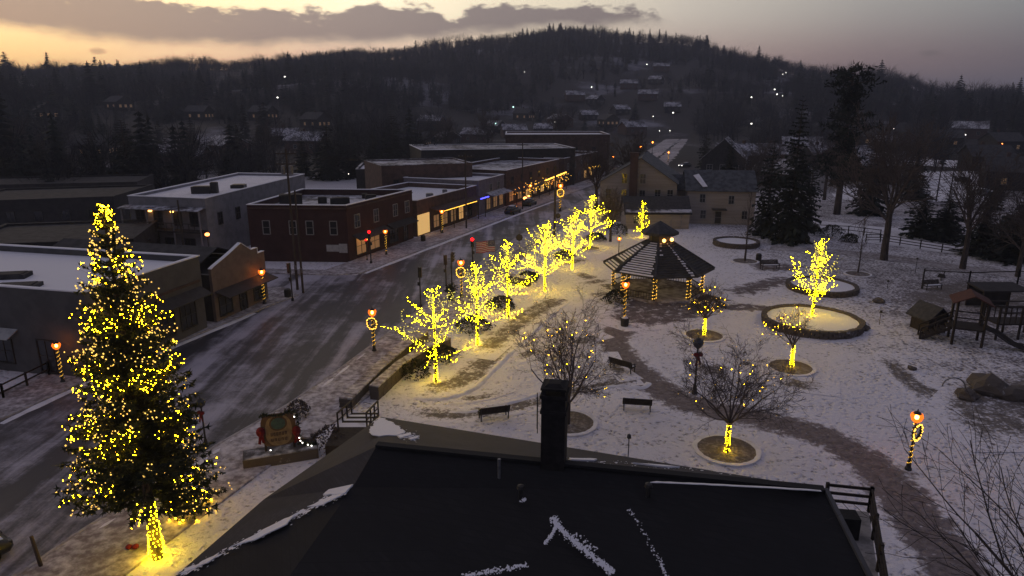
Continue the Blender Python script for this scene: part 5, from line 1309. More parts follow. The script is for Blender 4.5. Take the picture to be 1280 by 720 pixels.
# restaurant
fpr = [(-1.2, 139.6), (11.5, 168.5), (-2, 175), (-15, 146)]
t, put = block("restaurant", "dark brick restaurant with patio strung with orange lights", fpr, 6.6, "brown_wall", "thin_roof_snow", .6); put(0, (.08, .22, .5, .78), 1.7, 2.3, 2.1, mull=1, frame="trim_dark", pane="dim_window"); put(0, (.36, .64, .92), 1.7, 2.3, 2.1, mull=1, frame="trim_dark", pane="shop_window"); put(0, np.linspace(.1, .9, 6), 5.0, 1.1, 1.5, frame="trim_dark")
awning(t, fpr, 0, .0, .98, 3.6, 2.4, "brown_wall", .6, "patio_roof"); rng = random.Random(9)
for k in range(5):
    m = MB()
    for i in range(26):
        u = (k + rng.random()) / 5.0; p, d, nr = on_wall(fpr, 0, u * .97, rng.uniform(1.0, 3.6), rng.uniform(2.2, 4.0)); m.bulb(p, .075)
    m.build("light_string", "patio_lights" if k in (0, 3) else "bulb_soft", t)
m = MB(); p, d, nr = on_wall(fpr, 0, .10, 2.9, 1.4); m.ball(p, .42, 8, 5, .7); p, d, nr = on_wall(fpr, 0, .16, 2.9, 1.6); m.ball(p, .25, 8, 5, .7); m.build("patio_heater", "orange_lamp", t, True)
p, d, nr = on_wall(fpr, 0, .55, 2.0, 3.6); m = MB(); q = on_wall(fpr, 0, .86, 3.4, 4.6)[0]; m.beam(p, q, .22, .18); m.build("light_bar", "bulb_soft", t)
for u in (.0, .2, .4, .6, .8, .97): p = on_wall(fpr, 0, u, 2.3)[0]; m = MB(); m.beam(p, p + Vector((0, 0, 3.0)), .16, .16); m.build("patio_post", "trim_dark", t)
# corner shop at the street bend
fpc = [(13, 172), (24, 196), (8, 204), (-2, 179)]
t, put = block("corner_shop", "brick shop at the street bend with lit shopfront", fpc, 6.5, "brown_wall", "thin_roof_snow", .6); put(0, (.1, .27, .44), 1.8, 2.4, 2.2, mull=1, frame="trim_dark", pane="glass"); put(0, np.linspace(.1, .9, 5), 4.9, 1.1, 1.5); put(0, (.62, .8), 1.8, 2.2, 2.0, pane="shop_window", frame="trim_dark")
m = MB()
for i in range(24): p, d, nr = on_wall(fpc, 0, .55 + .4 * i / 24, 1.6, 3.4 + .3 * math.sin(i)); m.bulb(p, .12)
m.build("light_string", "bulb_soft", t)
# long roofs stacked up behind
for nm, lab, poly, h, wl in [("rear_building", "brownish two storey block behind the porch shop", [(-25, 132), (-8, 139), (-13, 152), (-31, 145)], 8.6, "brown_wall"), ("rear_building", "long dark block with thin white roof line behind the restaurant", [(-22, 168), (16, 176), (12, 196), (-28, 190)], 9.2, "dark_wall"), ("rear_building", "highest dark red block with snow line behind the other roofs", [(-2, 212), (30, 214), (30, 236), (-2, 236)], 10.6, "brown_wall"),
                               ("rear_building", "low dark block with snowy roof between the mauve shop and rear blocks", [(-34, 150), (-18, 152), (-20, 168), (-36, 166)], 6.0, "dark_wall"), ("rear_building", "dark low building with pale roof edge at the left behind the spruce", [(-82, 100), (-62, 106), (-64, 122), (-86, 116)], 6.2, "dark_wall"), ("rear_building", "black flat roofed building behind the long grey shop", [(-62, 74), (-44, 78), (-48, 92), (-66, 88)], 5.0, "dark_wall"),
                               ("rear_building", "black building with thin white edge left of the amber lamp", [(-98, 122), (-70, 128), (-74, 142), (-102, 136)], 6.0, "dark_wall")]:
    t, put = block(nm, lab, poly, h, wl, "roof_snow" if "snow" in lab else ("asphalt_roof" if "black" in lab or "left behind" in lab else "thin_roof_snow"), .5 if "snow" in lab else .18, cap="asphalt_roof" if "black" in lab or "left behind" in lab else "thin_roof_snow" if "snow line" not in lab and "white" not in lab and "pale" not in lab else "roof_snow"); put(0, np.linspace(.15, .85, 5), h * .62, 1.1, 1.5, frame="trim_dark"); put(1, np.linspace(.2, .8, 3), h * .62, 1.1, 1.5, frame="trim_dark")
    if h > 8: put(0, np.linspace(.15, .85, 5), h * .28, 1.2, 1.6, frame="trim_dark")

def house(name, label, c, w, d, h, rh, rz, wall, roof, wins=True, chim=False, pane="glass", group=None, over=.35, apex=0.0, cat="house", z0=0.0):
    """gable house: ridge along local y"""
    t = thing(name, label, cat, (c[0], c[1], z0), group); cz, sz = math.cos(rz), math.sin(rz)
    def P(x, y, z): return Vector((c[0] + x * cz - y * sz, c[1] + x * sz + y * cz, z0 + z))
    W, D = w / 2, d / 2; m = MB(); ax_ = apex * W
    vs = [P(-W, -D, 0), P(W, -D, 0), P(W, D, 0), P(-W, D, 0), P(-W, -D, h), P(W, -D, h), P(W, D, h), P(-W, D, h), P(ax_, -D, h + rh), P(ax_, D, h + rh)]
    m.add(vs, [(0, 1, 5, 8, 4), (2, 3, 7, 9, 6), (1, 2, 6, 5), (3, 0, 4, 7)]); m.build("wall", wall, t)
    k1, k2 = rh / (W + ax_), rh / (W - ax_); o = over; r = MB()
    r.slab([P(-W - o, -D - o, h - o * k1 + .14), P(ax_, -D - o, h + rh + .14), P(ax_, D + o, h + rh + .14), P(-W - o, D + o, h - o * k1 + .14)], .13)
    r.slab([P(ax_, -D - o, h + rh + .14), P(W + o, -D - o, h - o * k2 + .14), P(W + o, D + o, h - o * k2 + .14), P(ax_, D + o, h + rh + .14)], .13); rf = r.build("roof", roof, t)
    if chim:
        q = MB(); a = P(ax_ + W * .25, D * .2, 0); q.box((a.x, a.y, z0 + h + rh), (.8, .8, 2.2), rz); q.build("chimney", "chimney_brick", rf)
    if wins:
        d0 = Vector((cz, sz, 0)); n0 = Vector((sz, -cz, 0))
        for x in ((-.5, .5) if w < 9 else (-.6, 0, .6)):
            opening(t, P(x * W, -D, h * .52), d0, n0, w * .13, h * .3, "trim_white", pane)
        for sgn in (-1, 1):
            for y in (-.5, .4): opening(t, P(sgn * W, y * D, h * .52), Vector((-sz, cz, 0)), Vector((cz, sz, 0)) * sgn, w * .12, h * .3, "trim_white", pane)
        opening(t, P(0, -D, .0 + min(1.1, h * .28)) if w < 9 else P(.3 * W, -D, 1.1), d0, n0, 1.0, min(2.1, h * .55), "trim_white", "trim_dark", "door", 0)
    return t, P
# annex, big tan house, second house
t, P = house("annex", "low cream building with dark roof behind the gazebo", (24.4, 116.0), 5.4, 10.6, 2.75, 2.3, R(90), "cream_wall", "dark_roof", wins=False)
opening(t, Vector((27.5, 113.3, 1.3)), Vector((1, 0, 0)), Vector((0, -1, 0)), 1.7, 1.9, "trim_white", "cream_wall", "door", 0); opening(t, Vector((20.8, 113.3, 1.5)), Vector((1, 0, 0)), Vector((0, -1, 0)), 1.0, 1.2, "trim_white")
m = MB(); m.slab([Vector((18.9, 112.5, 2.93)), Vector((29.9, 112.5, 2.93)), Vector((29.9, 113.3, 3.30)), Vector((18.9, 113.3, 3.30))], .03); m.build("eave_snow", "thin_roof_snow", t)
t, P = house("tan_house", "big tan clapboard house with brick chimney behind the annex", (24.2, 128.5), 13.2, 18, 7.0, 4.2, R(-14), "tan_wall", "slate_roof", wins=False, apex=.05)
d0 = Vector((math.cos(R(-14)), math.sin(R(-14)), 0)); n0 = Vector((d0.y, -d0.x, 0))
for x, z in ((-.36, 7.7), (.12, 7.7), (-.36, 4.9), (.12, 4.9), (.52, 5.1), (.84, 5.1), (-.78, 5.0), (-.36, 1.9), (.3, 1.9), (.75, 1.9)): opening(t, P(x * 6.6, -9, z), d0, n0, 1.0, 1.7, "trim_white")
for y in (-.7, -.3, .2, .6): opening(t, P(6.6, y * 9, 4.9), Vector((-d0.y, d0.x, 0)), d0, 1.0, 1.6, "trim_white")
m = MB(); a = P(-.12 * 6.6, -9.5, 0); m.box((a.x, a.y, 6.0), (1.3, .95, 12.0), R(-14)); m.box((a.x, a.y, 12.1), (1.5, 1.15, .3), R(-14)); m.build("chimney", "chimney_brick", t)
t, P = house("tan_house", "tan two storey house with pale roof right of the annex", (36.8, 122.5), 9.4, 11.5, 5.9, 2.9, R(82), "cream_wall", "slate_roof", wins=False)
d0 = Vector((math.cos(R(-8)), math.sin(R(-8)), 0)); n0 = Vector((d0.y, -d0.x, 0))
for y, z in ((.55, 4.5), (-.30, 4.3), (.5, 1.7), (-.72, 1.7)): opening(t, P(-4.7, y * 5.7, z), d0, n0, .95, 1.45, "trim_white")
opening(t, P(-4.7, .05 * 5.7, 1.2), d0, n0, 1.1, 2.2, "trim_white", "trim_dark", "door", 0); m = MB(); a = P(-5.5, .05 * 5.7, 2.7); m.box(a, (1.6, 2.4, .14), R(82)); m.build("door_canopy", "trim_dark", t)
m = MB(); a, b, c_, e = P(-4.6, 3.2, 6.33), P(-1.6, 4.6, 8.0), P(-1.2, 3.6, 8.22), P(-4.5, 2.4, 6.40); m.slab([a + Vector((0, 0, .14)), b + Vector((0, 0, .14)), c_ + Vector((0, 0, .14)), e + Vector((0, 0, .14))], .05); m.build("roof_snow_patch", "deep_snow", t)
house("tan_wing", "tan wing with pale window joining the big tan house to the next", (31.4, 124.6), 5, 7.5, 5.6, 2.2, R(80), "tan_wall", "slate_roof", wins=True)
house("street_house", "dark house with snowy right roof slope beyond the tan house", (63, 205), 12, 16, 5.0, 5.5, R(-20), "dark_wall", "thin_roof_snow", True)

# ------------------------------------------------------------------ the roof below the camera
def near_house():
    RL, RR = G(471, 557, 8.0), G(1030, 613, 8.0); K = G(441, 609, 7.0); SW = G(214, 724, 5.0)
    EL = G(476, 521, 5.3)
    nrm = (RR - RL).cross(EL - RL).normalized(); r = ray(1036, 612.0); o = Vector((0, 0, CAMZ)); tt = (RL - o).dot(nrm) / r.dot(nrm); ER = o + r * tt
    back = Vector((SW.x + 1.2, SW.y - 6.0, 3.6)); RB = Vector((RR.x + .2, 6.5, 3.9)); LB = Vector((SW.x + 1.0, 6.5, 3.9)); RBn = Vector((RR.x * 1.0 + .1, 7.0, 3.9))
    t = thing("house", "near house roof of dark shingles right below the viewer", "house", (0, 14, 0))
    m = MB(); m.slab([RL, K, SW, LB, RBn, RR], .25); o1 = m.build("front_roof", "shaded_shingle", t)
    m = MB(); m.slab([RL + Vector((0, 0, -.004)), RR + Vector((0, 0, -.004)), ER, EL], .22); o2 = m.build("rear_roof", "lit_shingle", t)
    m = MB(); sL = G(468, 530, 5.6); sM = G(330, 624, 5.1); m.slab([RL + Vector((0, 0, -.02)), EL + Vector((0, 0, .004)), sM, SW + Vector((0, 0, -.01)), K + Vector((0, 0, -.02))], .2); o3 = m.build("side_roof", "lit_shingle", t)
    for o_ in (o1, o2, o3):
        bm = bmesh.new(); bm.from_mesh(o_.data); bmesh.ops.triangulate(bm, faces=bm.faces[:]); bmesh.ops.recalc_face_normals(bm, faces=bm.faces[:]); bm.to_mesh(o_.data); bm.free()
    # walls under the eaves
    m = MB(); base = [(EL.x + .4, EL.y - .5), (ER.x - .4, ER.y - .5), (RR.x - .3, RR.y), (RBn.x - .4, RBn.y + .4), (LB.x + .6, LB.y + .4), (SW.x + .8, SW.y - .2), (sM.x + .5, sM.y - .3)]
    m.prism(base, 0, 3.4); m.build("wall", "grey_wall", t)
    m = MB(); m.beam(RL + Vector((0, 0, .05)), RR + Vector((0, 0, .05)), .30, .10); m.build("ridge_cap", "shaded_shingle", o1)
    # snow left on the slopes
    rng = random.Random(7)
    def patch(pix, plane, name, par, th=.05, jit=.08, step=.22, mat="roof_snow"):
        A, B, C_ = plane; n = (B - A).cross(C_ - A).normalized(); n = n if n.z > 0 else -n; pts = []
        for p_ in pix:
            rr = ray(*p_); q = (A - Vector((0, 0, CAMZ))).dot(n) / rr.dot(n); pts.append(Vector((0, 0, CAMZ)) + rr * q)
        out = []
        for i in range(len(pts)):
            a, b = pts[i], pts[(i + 1) % len(pts)]; k = max(1, int((b - a).length / step))
            for j in range(k): p = a.lerp(b, j / k); w = rvec(rng) * jit; w -= n * w.dot(n); out.append(p + w)
        m = MB(); N = len(out); m.add([p + n * (th + .01) for p in out] + [p + n * .006 for p in out], [tuple(range(N))] + [(i, N + i, N + (i + 1) % N, (i + 1) % N) for i in range(N)])
        o_ = m.build(name, mat, par); bm = bmesh.new(); bm.from_mesh(o_.data); bmesh.ops.triangulate(bm, faces=bm.faces[:]); bmesh.ops.recalc_face_normals(bm, faces=bm.faces[:]); bm.to_mesh(o_.data); bm.free(); return o_
    fpl = (RL, RR, RBn); spl = (EL, K, sM); rpl = (RL, RR, EL); kpl = (EL, RL, K)
    patch([(475, 522), (484, 526), (497, 533), (506, 541), (498, 545), (484, 545), (472, 546), (462, 541), (466, 530)], rpl, "snow_patch", o2, jit=.11, th=.03)
    patch([(497, 546), (512, 542), (514, 545), (500, 549)], rpl, "snow_patch", o2, jit=.03); patch([(511, 549), (522, 546), (523, 548), (513, 551)], rpl, "snow_patch", o2, jit=.03)
    patch([(470, 526), (474, 523), (470, 533), (452, 544), (420, 572), (417, 571)], kpl, "snow_patch", o3, jit=.04)
    patch([(404, 620), (422, 604), (435, 596), (450, 592), (443, 606), (432, 618)], (EL, K, SW), "snow_patch", o3, jit=.05)
    patch([(426, 615), (404, 625), (384, 635), (402, 633), (428, 619)], (EL, K, SW), "snow_patch", o3, jit=.07, th=.03); patch([(372, 642), (330, 663), (290, 684), (318, 676), (358, 656)], (EL, K, SW), "snow_patch", o3, jit=.07, th=.03); patch([(276, 691), (240, 710), (224, 719), (262, 703)], (EL, K, SW), "snow_patch", o3, jit=.06, th=.03)
    patch([(812, 603.6), (880, 606.6), (960, 610.5), (1026, 614.8), (1026, 613.4), (960, 609.2), (880, 605.2), (820, 602.6)], rpl, "snow_patch", o2, jit=.03, th=.02)
    patch([(792, 580), (830, 583), (850, 585), (828, 584.5)], rpl, "snow_patch", o2, jit=.03); patch([(710, 574), (745, 575), (742, 577), (712, 576)], rpl, "snow_patch", o2, jit=.05)
    def plane_pt(q, pl):
        n = (pl[1] - pl[0]).cross(pl[2] - pl[0]).normalized(); n = n if n.z > 0 else -n; rr = ray(*q); o = Vector((0, 0, CAMZ)); return o + rr * ((pl[0] - o).dot(n) / rr.dot(n)), n
    def speckle(line, n, spread, smax, seed, side=0.0, pl=None, par=None):
        """crumbs of snow left along a line of the roof, thick on the line and thinning beside it"""
        rg = random.Random(seed); m = MB()
        for _ in range(n):
            i = rg.randrange(len(line) - 1); u = rg.random(); (x0, y0), (x1, y1) = line[i], line[i + 1]; g = abs(rg.gauss(0, 1)) * spread; sg = 1 if rg.random() < .5 + side else -1
            L = math.hypot(x1 - x0, y1 - y0); q = (x0 + (x1 - x0) * u + (y1 - y0) / L * g * sg * .9, y0 + (y1 - y0) * u - (x1 - x0) / L * g * sg * .9); p, nn = plane_pt(q, pl or fpl)
            s_ = smax * rg.random() ** 1.6 * max(.25, 1 - g / (spread * 3)) + .012; a = nn.orthogonal().normalized(); b_ = nn.cross(a); k = 6; ph = rg.uniform(0, 6)
            ring_ = [p + (a * math.cos(ph + 6.283 * j / k) * rg.uniform(.6, 1.5) + b_ * math.sin(ph + 6.283 * j / k) * rg.uniform(.6, 1.5)) * s_ + nn * .004 for j in range(k)]
            m.add(ring_ + [p + nn * (.006 + s_ * .25)], [(j, (j + 1) % k, k) for j in range(k)])
        o_ = m.build("snow_speck", "roof_snow", par or o1); o_["kind"] = "stuff"; return o_
    speckle([(690, 646), (697, 658), (722, 682), (748, 702), (766, 716)], 640, 2.8, .045, 1, .2); speckle([(696, 656), (690, 668), (681, 680)], 150, 1.4, .035, 2); speckle([(716, 668), (745, 690)], 60, 5, .035, 5); speckle([(578, 720), (620, 714), (660, 706)], 200, 2.4, .042, 3); speckle([(786, 636), (806, 668), (826, 704), (834, 722)], 110, 1.8, .026, 4); speckle([(650, 627), (657, 625)], 20, 2, .05, 7)
    speckle([(430, 614), (400, 628), (360, 648), (310, 674), (250, 704), (222, 718)], 420, 3.2, .11, 11, .3, (EL, K, SW), o3); speckle([(474, 524), (490, 535), (508, 544), (524, 548)], 200, 3.5, .09, 12, 0, rpl, o2); speckle([(440, 600), (420, 612), (405, 624)], 120, 4, .09, 13, 0, (EL, K, SW), o3); speckle([(700, 574), (750, 577), (830, 583), (900, 589), (980, 600)], 160, 2, .06, 14, 0, rpl, o2)
    # gable edge board and vents
    m = MB(); m.beam(RR + Vector((.05, 0, .03)), RBn + Vector((.05, 0, .03)), .14, .16); m.build("barge_board", "grey_wall", t)
    p = G(624, 588, 8.0); m = MB(); m.tube(p - Vector((0, 0, .3)), p + Vector((0, 0, .45)), .06, n=8); m.build("vent_pipe", "grey_metal", o1)
    for q_ in ((651, 620), (810, 618)):
        A = (RL - Vector((0, 0, CAMZ))).dot((RR - RL).cross(RBn - RL)) / ray(*q_).dot((RR - RL).cross(RBn - RL)); p = Vector((0, 0, CAMZ)) + ray(*q_) * A; m = MB(); m.tube(p - Vector((0, 0, .1)), p + Vector((0, 0, .3)), .08, n=8); m.lathe([(.15, .3), (.12, .4), (.02, .44)], p, 8); m.build("roof_vent", "black_metal", o1)
    # chimney
    cb = G(692, 588, 7.6); a = -math.atan2((RR - RL).y * -1, (RR - RL).x); rz = math.atan2((RR - RL).y, (RR - RL).x); zt = ZY(492, cb.y)
    m = MB(); m.box((cb.x, cb.y, (6.6 + zt) / 2), (.84, .84, zt - 6.6), rz); ch = m.build("chimney", "chimney_black", t)
    m = MB(); m.box((cb.x, cb.y, zt - .55), (.92, .92, .12), rz); m.box((cb.x, cb.y, zt + .03), (.94, .94, .12), rz); m.build("band", "chimney_black", ch)
    m = MB()
    for sx in (-.34, .34):
        for sy in (-.34, .34): m.box((cb.x + sx * math.cos(rz) - sy * math.sin(rz), cb.y + sx * math.sin(rz) + sy * math.cos(rz), zt + .17), (.14, .14, .22), rz)
    m.box((cb.x, cb.y, zt + .31), (.90, .90, .08), rz); m.box((cb.x, cb.y, zt + .40), (.7, .7, .12), rz, .6); m.build("hood", "chimney_black", ch)
    m = MB()
    for z in (zt - 1.2, zt - .8, zt - .4):
        q = Vector((cb.x - .58 * math.cos(rz), cb.y - .58 * math.sin(rz), z)); m.beam(q + Vector((-.04, -.18, 0)), q + Vector((-.04, .18, 0)), .03, .03)
    for y in (-.18, .18): q = Vector((cb.x - .58 * math.cos(rz) - .04, cb.y - .58 * math.sin(rz) + y, 0)); m.beam(q + Vector((0, 0, zt - 1.5)), q + Vector((0, 0, zt - .1)), .03, .03)
    m.build("climbing_rungs", "black_metal", ch)
    # deck beside the gable
    a, b, c_, d = G(1031, 634, 4.2), G(1086, 640, 4.2), G(1104, 760, 4.2), G(1046, 760, 4.2); dk = MB(); dk.slab([a, b, c_, d], .2); de = dk.build("deck", "concrete", t)
    for p, q, n in ((a, b, 1), (b, c_, 3)):
        for f in (.35, .7, 1.05):
            m = MB(); m.beam(p + Vector((0, 0, f)), q + Vector((0, 0, f)), .07, .11); m.build("rail", "dark_wood", de)
        for i in range(n + 1): w = p.lerp(q, i / n); m = MB(); m.beam(w, w + Vector((0, 0, 1.15)), .12, .12); m.build("rail_post", "dark_wood", de)
    for w in (b, c_): m = MB(); m.beam(Vector((w.x, w.y, 0)), Vector((w.x, w.y, 4.0)), .2, .2); m.build("support_post", "dark_wood", de)
    s = MB(); k = a.lerp(d, .30).lerp(b.lerp(c_, .30), .05); k2 = a.lerp(d, .30).lerp(b.lerp(c_, .30), .62); s.box(((k.x + k2.x) / 2, (k.y + k2.y) / 2, 4.65), ((k2 - k).length, .7, .9), math.atan2((k2 - k).y, (k2 - k).x)); s.build("storage_box", "rubber", de)
near_house()
# ------------------------------------------------------------------ play area
def playground():
    g = G(1205, 428); t = thing("play_tower", "wooden play tower with red brown roof, stairs and slide", "play tower", (g.x, g.y, 0)); rz = R(-25); cz, sz = math.cos(rz), math.sin(rz)
    def P(x, y, z): return Vector((g.x + x * cz - y * sz, g.y + x * sz + y * cz, z))
    for x in (-1.1, 1.1):
        for y in (-1.1, 1.1): m = MB(); m.beam(P(x, y, 0), P(x, y, 4.0), .16, .16); m.build("post", "dark_wood", t)
    m = MB(); m.slab([P(-1.2, -1.2, 1.6), P(1.2, -1.2, 1.6), P(1.2, 1.2, 1.6), P(-1.2, 1.2, 1.6)], .15); m.build("platform", "dark_wood", t)
    m = MB(); m.slab([P(-1.5, -1.4, 3.85), P(0, -1.4, 4.6), P(0, 1.4, 4.6), P(-1.5, 1.4, 3.85)], .1); m.slab([P(0, -1.4, 4.6), P(1.5, -1.4, 3.85), P(1.5, 1.4, 3.85), P(0, 1.4, 4.6)], .1); m.build("roof", "red_wood", t)
    for k in range(6): m = MB(); c = P(-1.4 - .38 * k, 0, 1.42 - .25 * k); m.box(c, (.42, 1.3, .08), rz); m.build("stair_tread", "dark_wood", t)
    for y in (-.65, .65):
        m = MB(); m.beam(P(-1.2, y, 2.5), P(-3.5, y, 1.0), .10, .12); m.beam(P(-1.2, y, 1.4), P(-3.5, y, .0), .08, .25); m.beam(P(-3.5, y, 0), P(-3.5, y, 1.05), .1, .1); m.beam(P(-2.3, y, .8), P(-2.3, y, 1.8), .08, .08); m.build("stair_rail", "dark_wood", t)
    m = MB(); pts = [P(1.2, 0, 1.6), P(2.0, -.1, 1.3), P(3.2, -.3, .55), P(4.0, -.4, .25), P(4.5, -.4, .22)]
    for a, b in zip(pts[:-1], pts[1:]): m.beam(a, b, .9, .08); m.beam(a + Vector((0, .45, .15)), b + Vector((0, .45, .15)), .06, .3); m.beam(a + Vector((0, -.45, .15)), b + Vector((0, -.45, .15)), .06, .3)
    m.build("slide", "dark_wall", t)
    m = MB(); m.beam(P(1.1, -1.1, 2.5), P(1.1, 1.1, 2.5), .08, .1); m.beam(P(-1.1, 1.1, 2.5), P(1.1, 1.1, 2.5), .08, .1); m.beam(P(-1.1, -1.1, 2.5), P(1.1, -1.1, 2.5), .08, .1); m.build("guard_rail", "dark_wood", t)
    g2 = G(1262, 420); t = thing("climbing_gym", "dark climbing frame with netted panels at the right edge", "climbing frame", (g2.x, g2.y, 0))
    for x in (-2, 0, 2):
        for y in (-1, 1): m = MB(); m.beam(g2 + Vector((x, y, 0)), g2 + Vector((x, y, 3.0)), .15, .15); m.build("post", "dark_wood", t)
    m = MB(); m.slab([g2 + Vector((-2, -1, 1.5)), g2 + Vector((2, -1, 1.5)), g2 + Vector((2, 1, 1.5)), g2 + Vector((-2, 1, 1.5))], .15); m.build("platform", "dark_wood", t)
    for y in (-1, 1):
        m = MB()
        for k in range(9): m.beam(g2 + Vector((-2 + .5 * k, y, 1.5)), g2 + Vector((-2 + .5 * k, y, 2.5)), .07, .07)
        m.beam(g2 + Vector((-2, y, 2.5)), g2 + Vector((2, y, 2.5)), .1, .1); m.beam(g2 + Vector((-2, y, 3.0)), g2 + Vector((2, y, 3.0)), .1, .1); m.build("panel", "dark_wood", t)
    g3 = G(1159, 412); house("playhouse", "small dark playhouse standing on the snow left of the play tower", (g3.x, g3.y), 1.9, 2.2, 1.5, .9, R(10), "dark_wood", "dark_roof", wins=False, cat="playhouse")
    g4 = G(1192, 484); t = MB(); t.torus((g4.x, g4.y, 0), .75, .05, (.3, 1, 0), 20, 6); tag(t.build("climbing_hoop", "grey_metal"), "thin metal hoop standing in the snow of the play area", "hoop")
    for k_, (p, lab) in enumerate([((1146, 408), "dark spring rider left of the playhouse"), ((1183, 404), "dark spring rider right of the playhouse"), ((1176, 351), "dark play barrel near the tall boundary posts")]):
        q = G(*p); t = thing("spring_rider", lab, "spring rider", (q.x, q.y, 0)); m = MB(); m.lathe([(.16, 0), (.12, .1), (.16, .2), (.12, .3), (.16, .4)], q, 8); m.build("spring", "grey_metal", t); m = MB(); m.box((q.x, q.y, .62), (.85, .25, .42), .4 + k_, .7); m.tube(q + Vector((.2, 0, .7)), q + Vector((.3, 0, 1.1)), .06, n=6); m.build("body", "dark_wall", t)
    g5 = G(1243, 386); t = thing("picnic_shelter", "low dark shelter with flat roof behind the play tower", "shelter", (g5.x, g5.y, 0)); m = MB(); m.slab([g5 + Vector((-2.4, -1.4, 2.3)), g5 + Vector((2.4, -1.4, 2.3)), g5 + Vector((2.4, 1.4, 2.5)), g5 + Vector((-2.4, 1.4, 2.5))], .15); m.build("roof", "dark_wall", t)
    for x in (-2.2, 2.2):
        for y in (-1.2, 1.2): m = MB(); m.beam(g5 + Vector((x, y, 0)), g5 + Vector((x, y, 2.25)), .14, .14); m.build("post", "dark_wood", t)
    m = MB(); m.box(g5 + Vector((0, 1.25, 1.1)), (4.3, .1, 2.2)); m.build("back_panel", "dark_wall", t)
playground()

# ------------------------------------------------------------------ conifers and bare trees in the middle distance
def make_conifer(seed, mat, n=34, name="conifer_tree"):
    """unit conifer 10 m tall"""
    rng = random.Random(seed); t = thing(name, "", "tree"); m = MB(); m.tube((0, 0, -.3), (0, 0, 9.6), .22, .03, 7, False); m.build("trunk", "bark", t); m = MB()
    for w in range(n):
        f = .05 + .94 * w / (n - 1); z = 10 * f
        L = 2.6 * (1 - f) ** .72 * (1 + .12 * math.sin(w * 2.1 + seed)) + .15
        nb = max(6, int(15 * (1 - f * .55)))
        for k in range(nb):
            a = 6.283 * (k + rng.random()) / nb; l = L * rng.uniform(.5, 1.2); d = Vector((math.cos(a), math.sin(a), rng.uniform(-.4, .0) + f * .45)); s = Vector((-d.y, d.x, 0)); p = Vector((0, 0, z)); prev = p
            for i in range(1, 4):
                u = i / 3; q = p + d * l * u - Vector((0, 0, .25 * u * u * l * .4)); wd = l * .36 * (1 - u * .6)
                for sg in (-1, 1):
                    for _ in range(2):
                        e = prev.lerp(q, rng.random()) + s * sg * wd * rng.uniform(.5, 1.4) + d * wd * .5 + Vector((0, 0, rng.uniform(-.35, .05) * l * .5)); m.add([prev, e, q], [(0, 1, 2)])
                prev = q
    m.build("foliage", mat, t); return t
def make_pine(seed, mat):
    """old pine 10 m tall: uneven tiers of needle pads on a bare stem"""
    rng = random.Random(seed); t = thing("pine_tree", "", "tree"); S = MB(); S.tube((0, 0, -.3), (.1, 0, 9.5), .26, .06, 8, False); m = MB()
    for k in range(46):
        f = .22 + .77 * k / 45; z = 10 * f; a = k * 2.4 + rng.uniform(-.5, .5); L = (1.1 + .75 * math.sin(f * 21 + 1)) * (1.15 - .45 * f) * rng.uniform(.7, 1.25); d = Vector((math.cos(a), math.sin(a), .12)); c = Vector((.1 * f, 0, z)); S.tube(c, c + d * L, .06, .02, 4, False)
        for j in range(3):
            q = c + d * L * (.45 + .3 * j); R1 = .55 * rng.uniform(.7, 1.2)
            for _ in range(26):
                o = Vector((rng.gauss(0, .55) * R1, rng.gauss(0, .55) * R1, rng.gauss(.05, .2) * R1)); e = (rvec(rng) + Vector((0, 0, .3))).normalized() * .34; w = e.cross(rvec(rng)).normalized() * .07; m.add([q + o - w, q + o + e, q + o + w], [(0, 1, 2)])
    S.build("trunk", "bark", t); m.build("foliage", mat, t); return t
conA, conB, conC = make_conifer(1, "dark_needles"), make_conifer(2, "dark_needles", 28), make_pine(3, "dark_needles")
CN = [(conA, (165, 248), 146, 1.2, "dark conifer mass at the left behind the snowy roofs, wide and tallest there"), (conB, (122, 246), 160, 1.2, "dark conifer left of the wide one behind the left roofs"), (conA, (60, 252), 172, 1.2, "dark conifer near the left picture edge"), (conB, (15, 256), 180, 1.3, "conifer cut by the left picture edge"), (conA, (200, 246), 176, 1.0, "dark conifer left of the pale snow clearing"),
      (conA, (412, 224), 152, 1.35, "broad dark conifer behind the brick building, left one of a pair"), (conB, (440, 222), 160, 1.3, "broad dark conifer behind the brick building, right one of a pair"), (conB, (492, 216), 136, 1.0, "tall slim dark conifer behind the porch shop"), (conA, (300, 216), 152, 1.0, "dark conifer right of the snow clearing"), (conB, (325, 212), 164, .9, "smaller conifer beside the one right of the snow clearing"), (conA, (468, 219), 160, 1.1, "conifer between the dark pair and the slim one"), (conA, (380, 220), 168, 1.0, "conifer left of the dark pair behind the brick building"),
      (conA, (985, 302), 118, .62, "tall dark conifer behind the golden planter tree"), (conC, (1046, 268), 86, 1.0, "huge irregular pine standing above the skyline"), (conB, (957, 294), 170, .7, "dark conifer right of the tan houses, left of the tallest one"), (conB, (1008, 288), 190, .7, "dark conifer between the tallest conifer and the pine"), (conA, (1085, 268), 160, .8, "dark conifer right of the irregular pine"), (conB, (1240, 262), 208, 1.0, "dark conifer beside the far car park at the right"), (conA, (1180, 300), 236, 1.6, "low dark evergreen behind the right bare trunks"), (conB, (1150, 296), 232, 1.5, "low dark evergreen left of the orange lamp"), (conA, (1225, 318), 250, 1.7, "wide black evergreen behind the right trunk"), (conB, (1262, 326), 256, 1.7, "wide black evergreen near the right picture edge"),
      (conA, (910, 232), 168, .8, "dark conifer behind the roof of the second tan house"), (conB, (880, 216), 160, .8, "dark conifer above the dark street house"), (conA, (1140, 250), 170, .9, "dark conifer behind the orange lamp"), (conB, (1290, 300), 180, 1.0, "dark conifer cut by the right picture edge")]
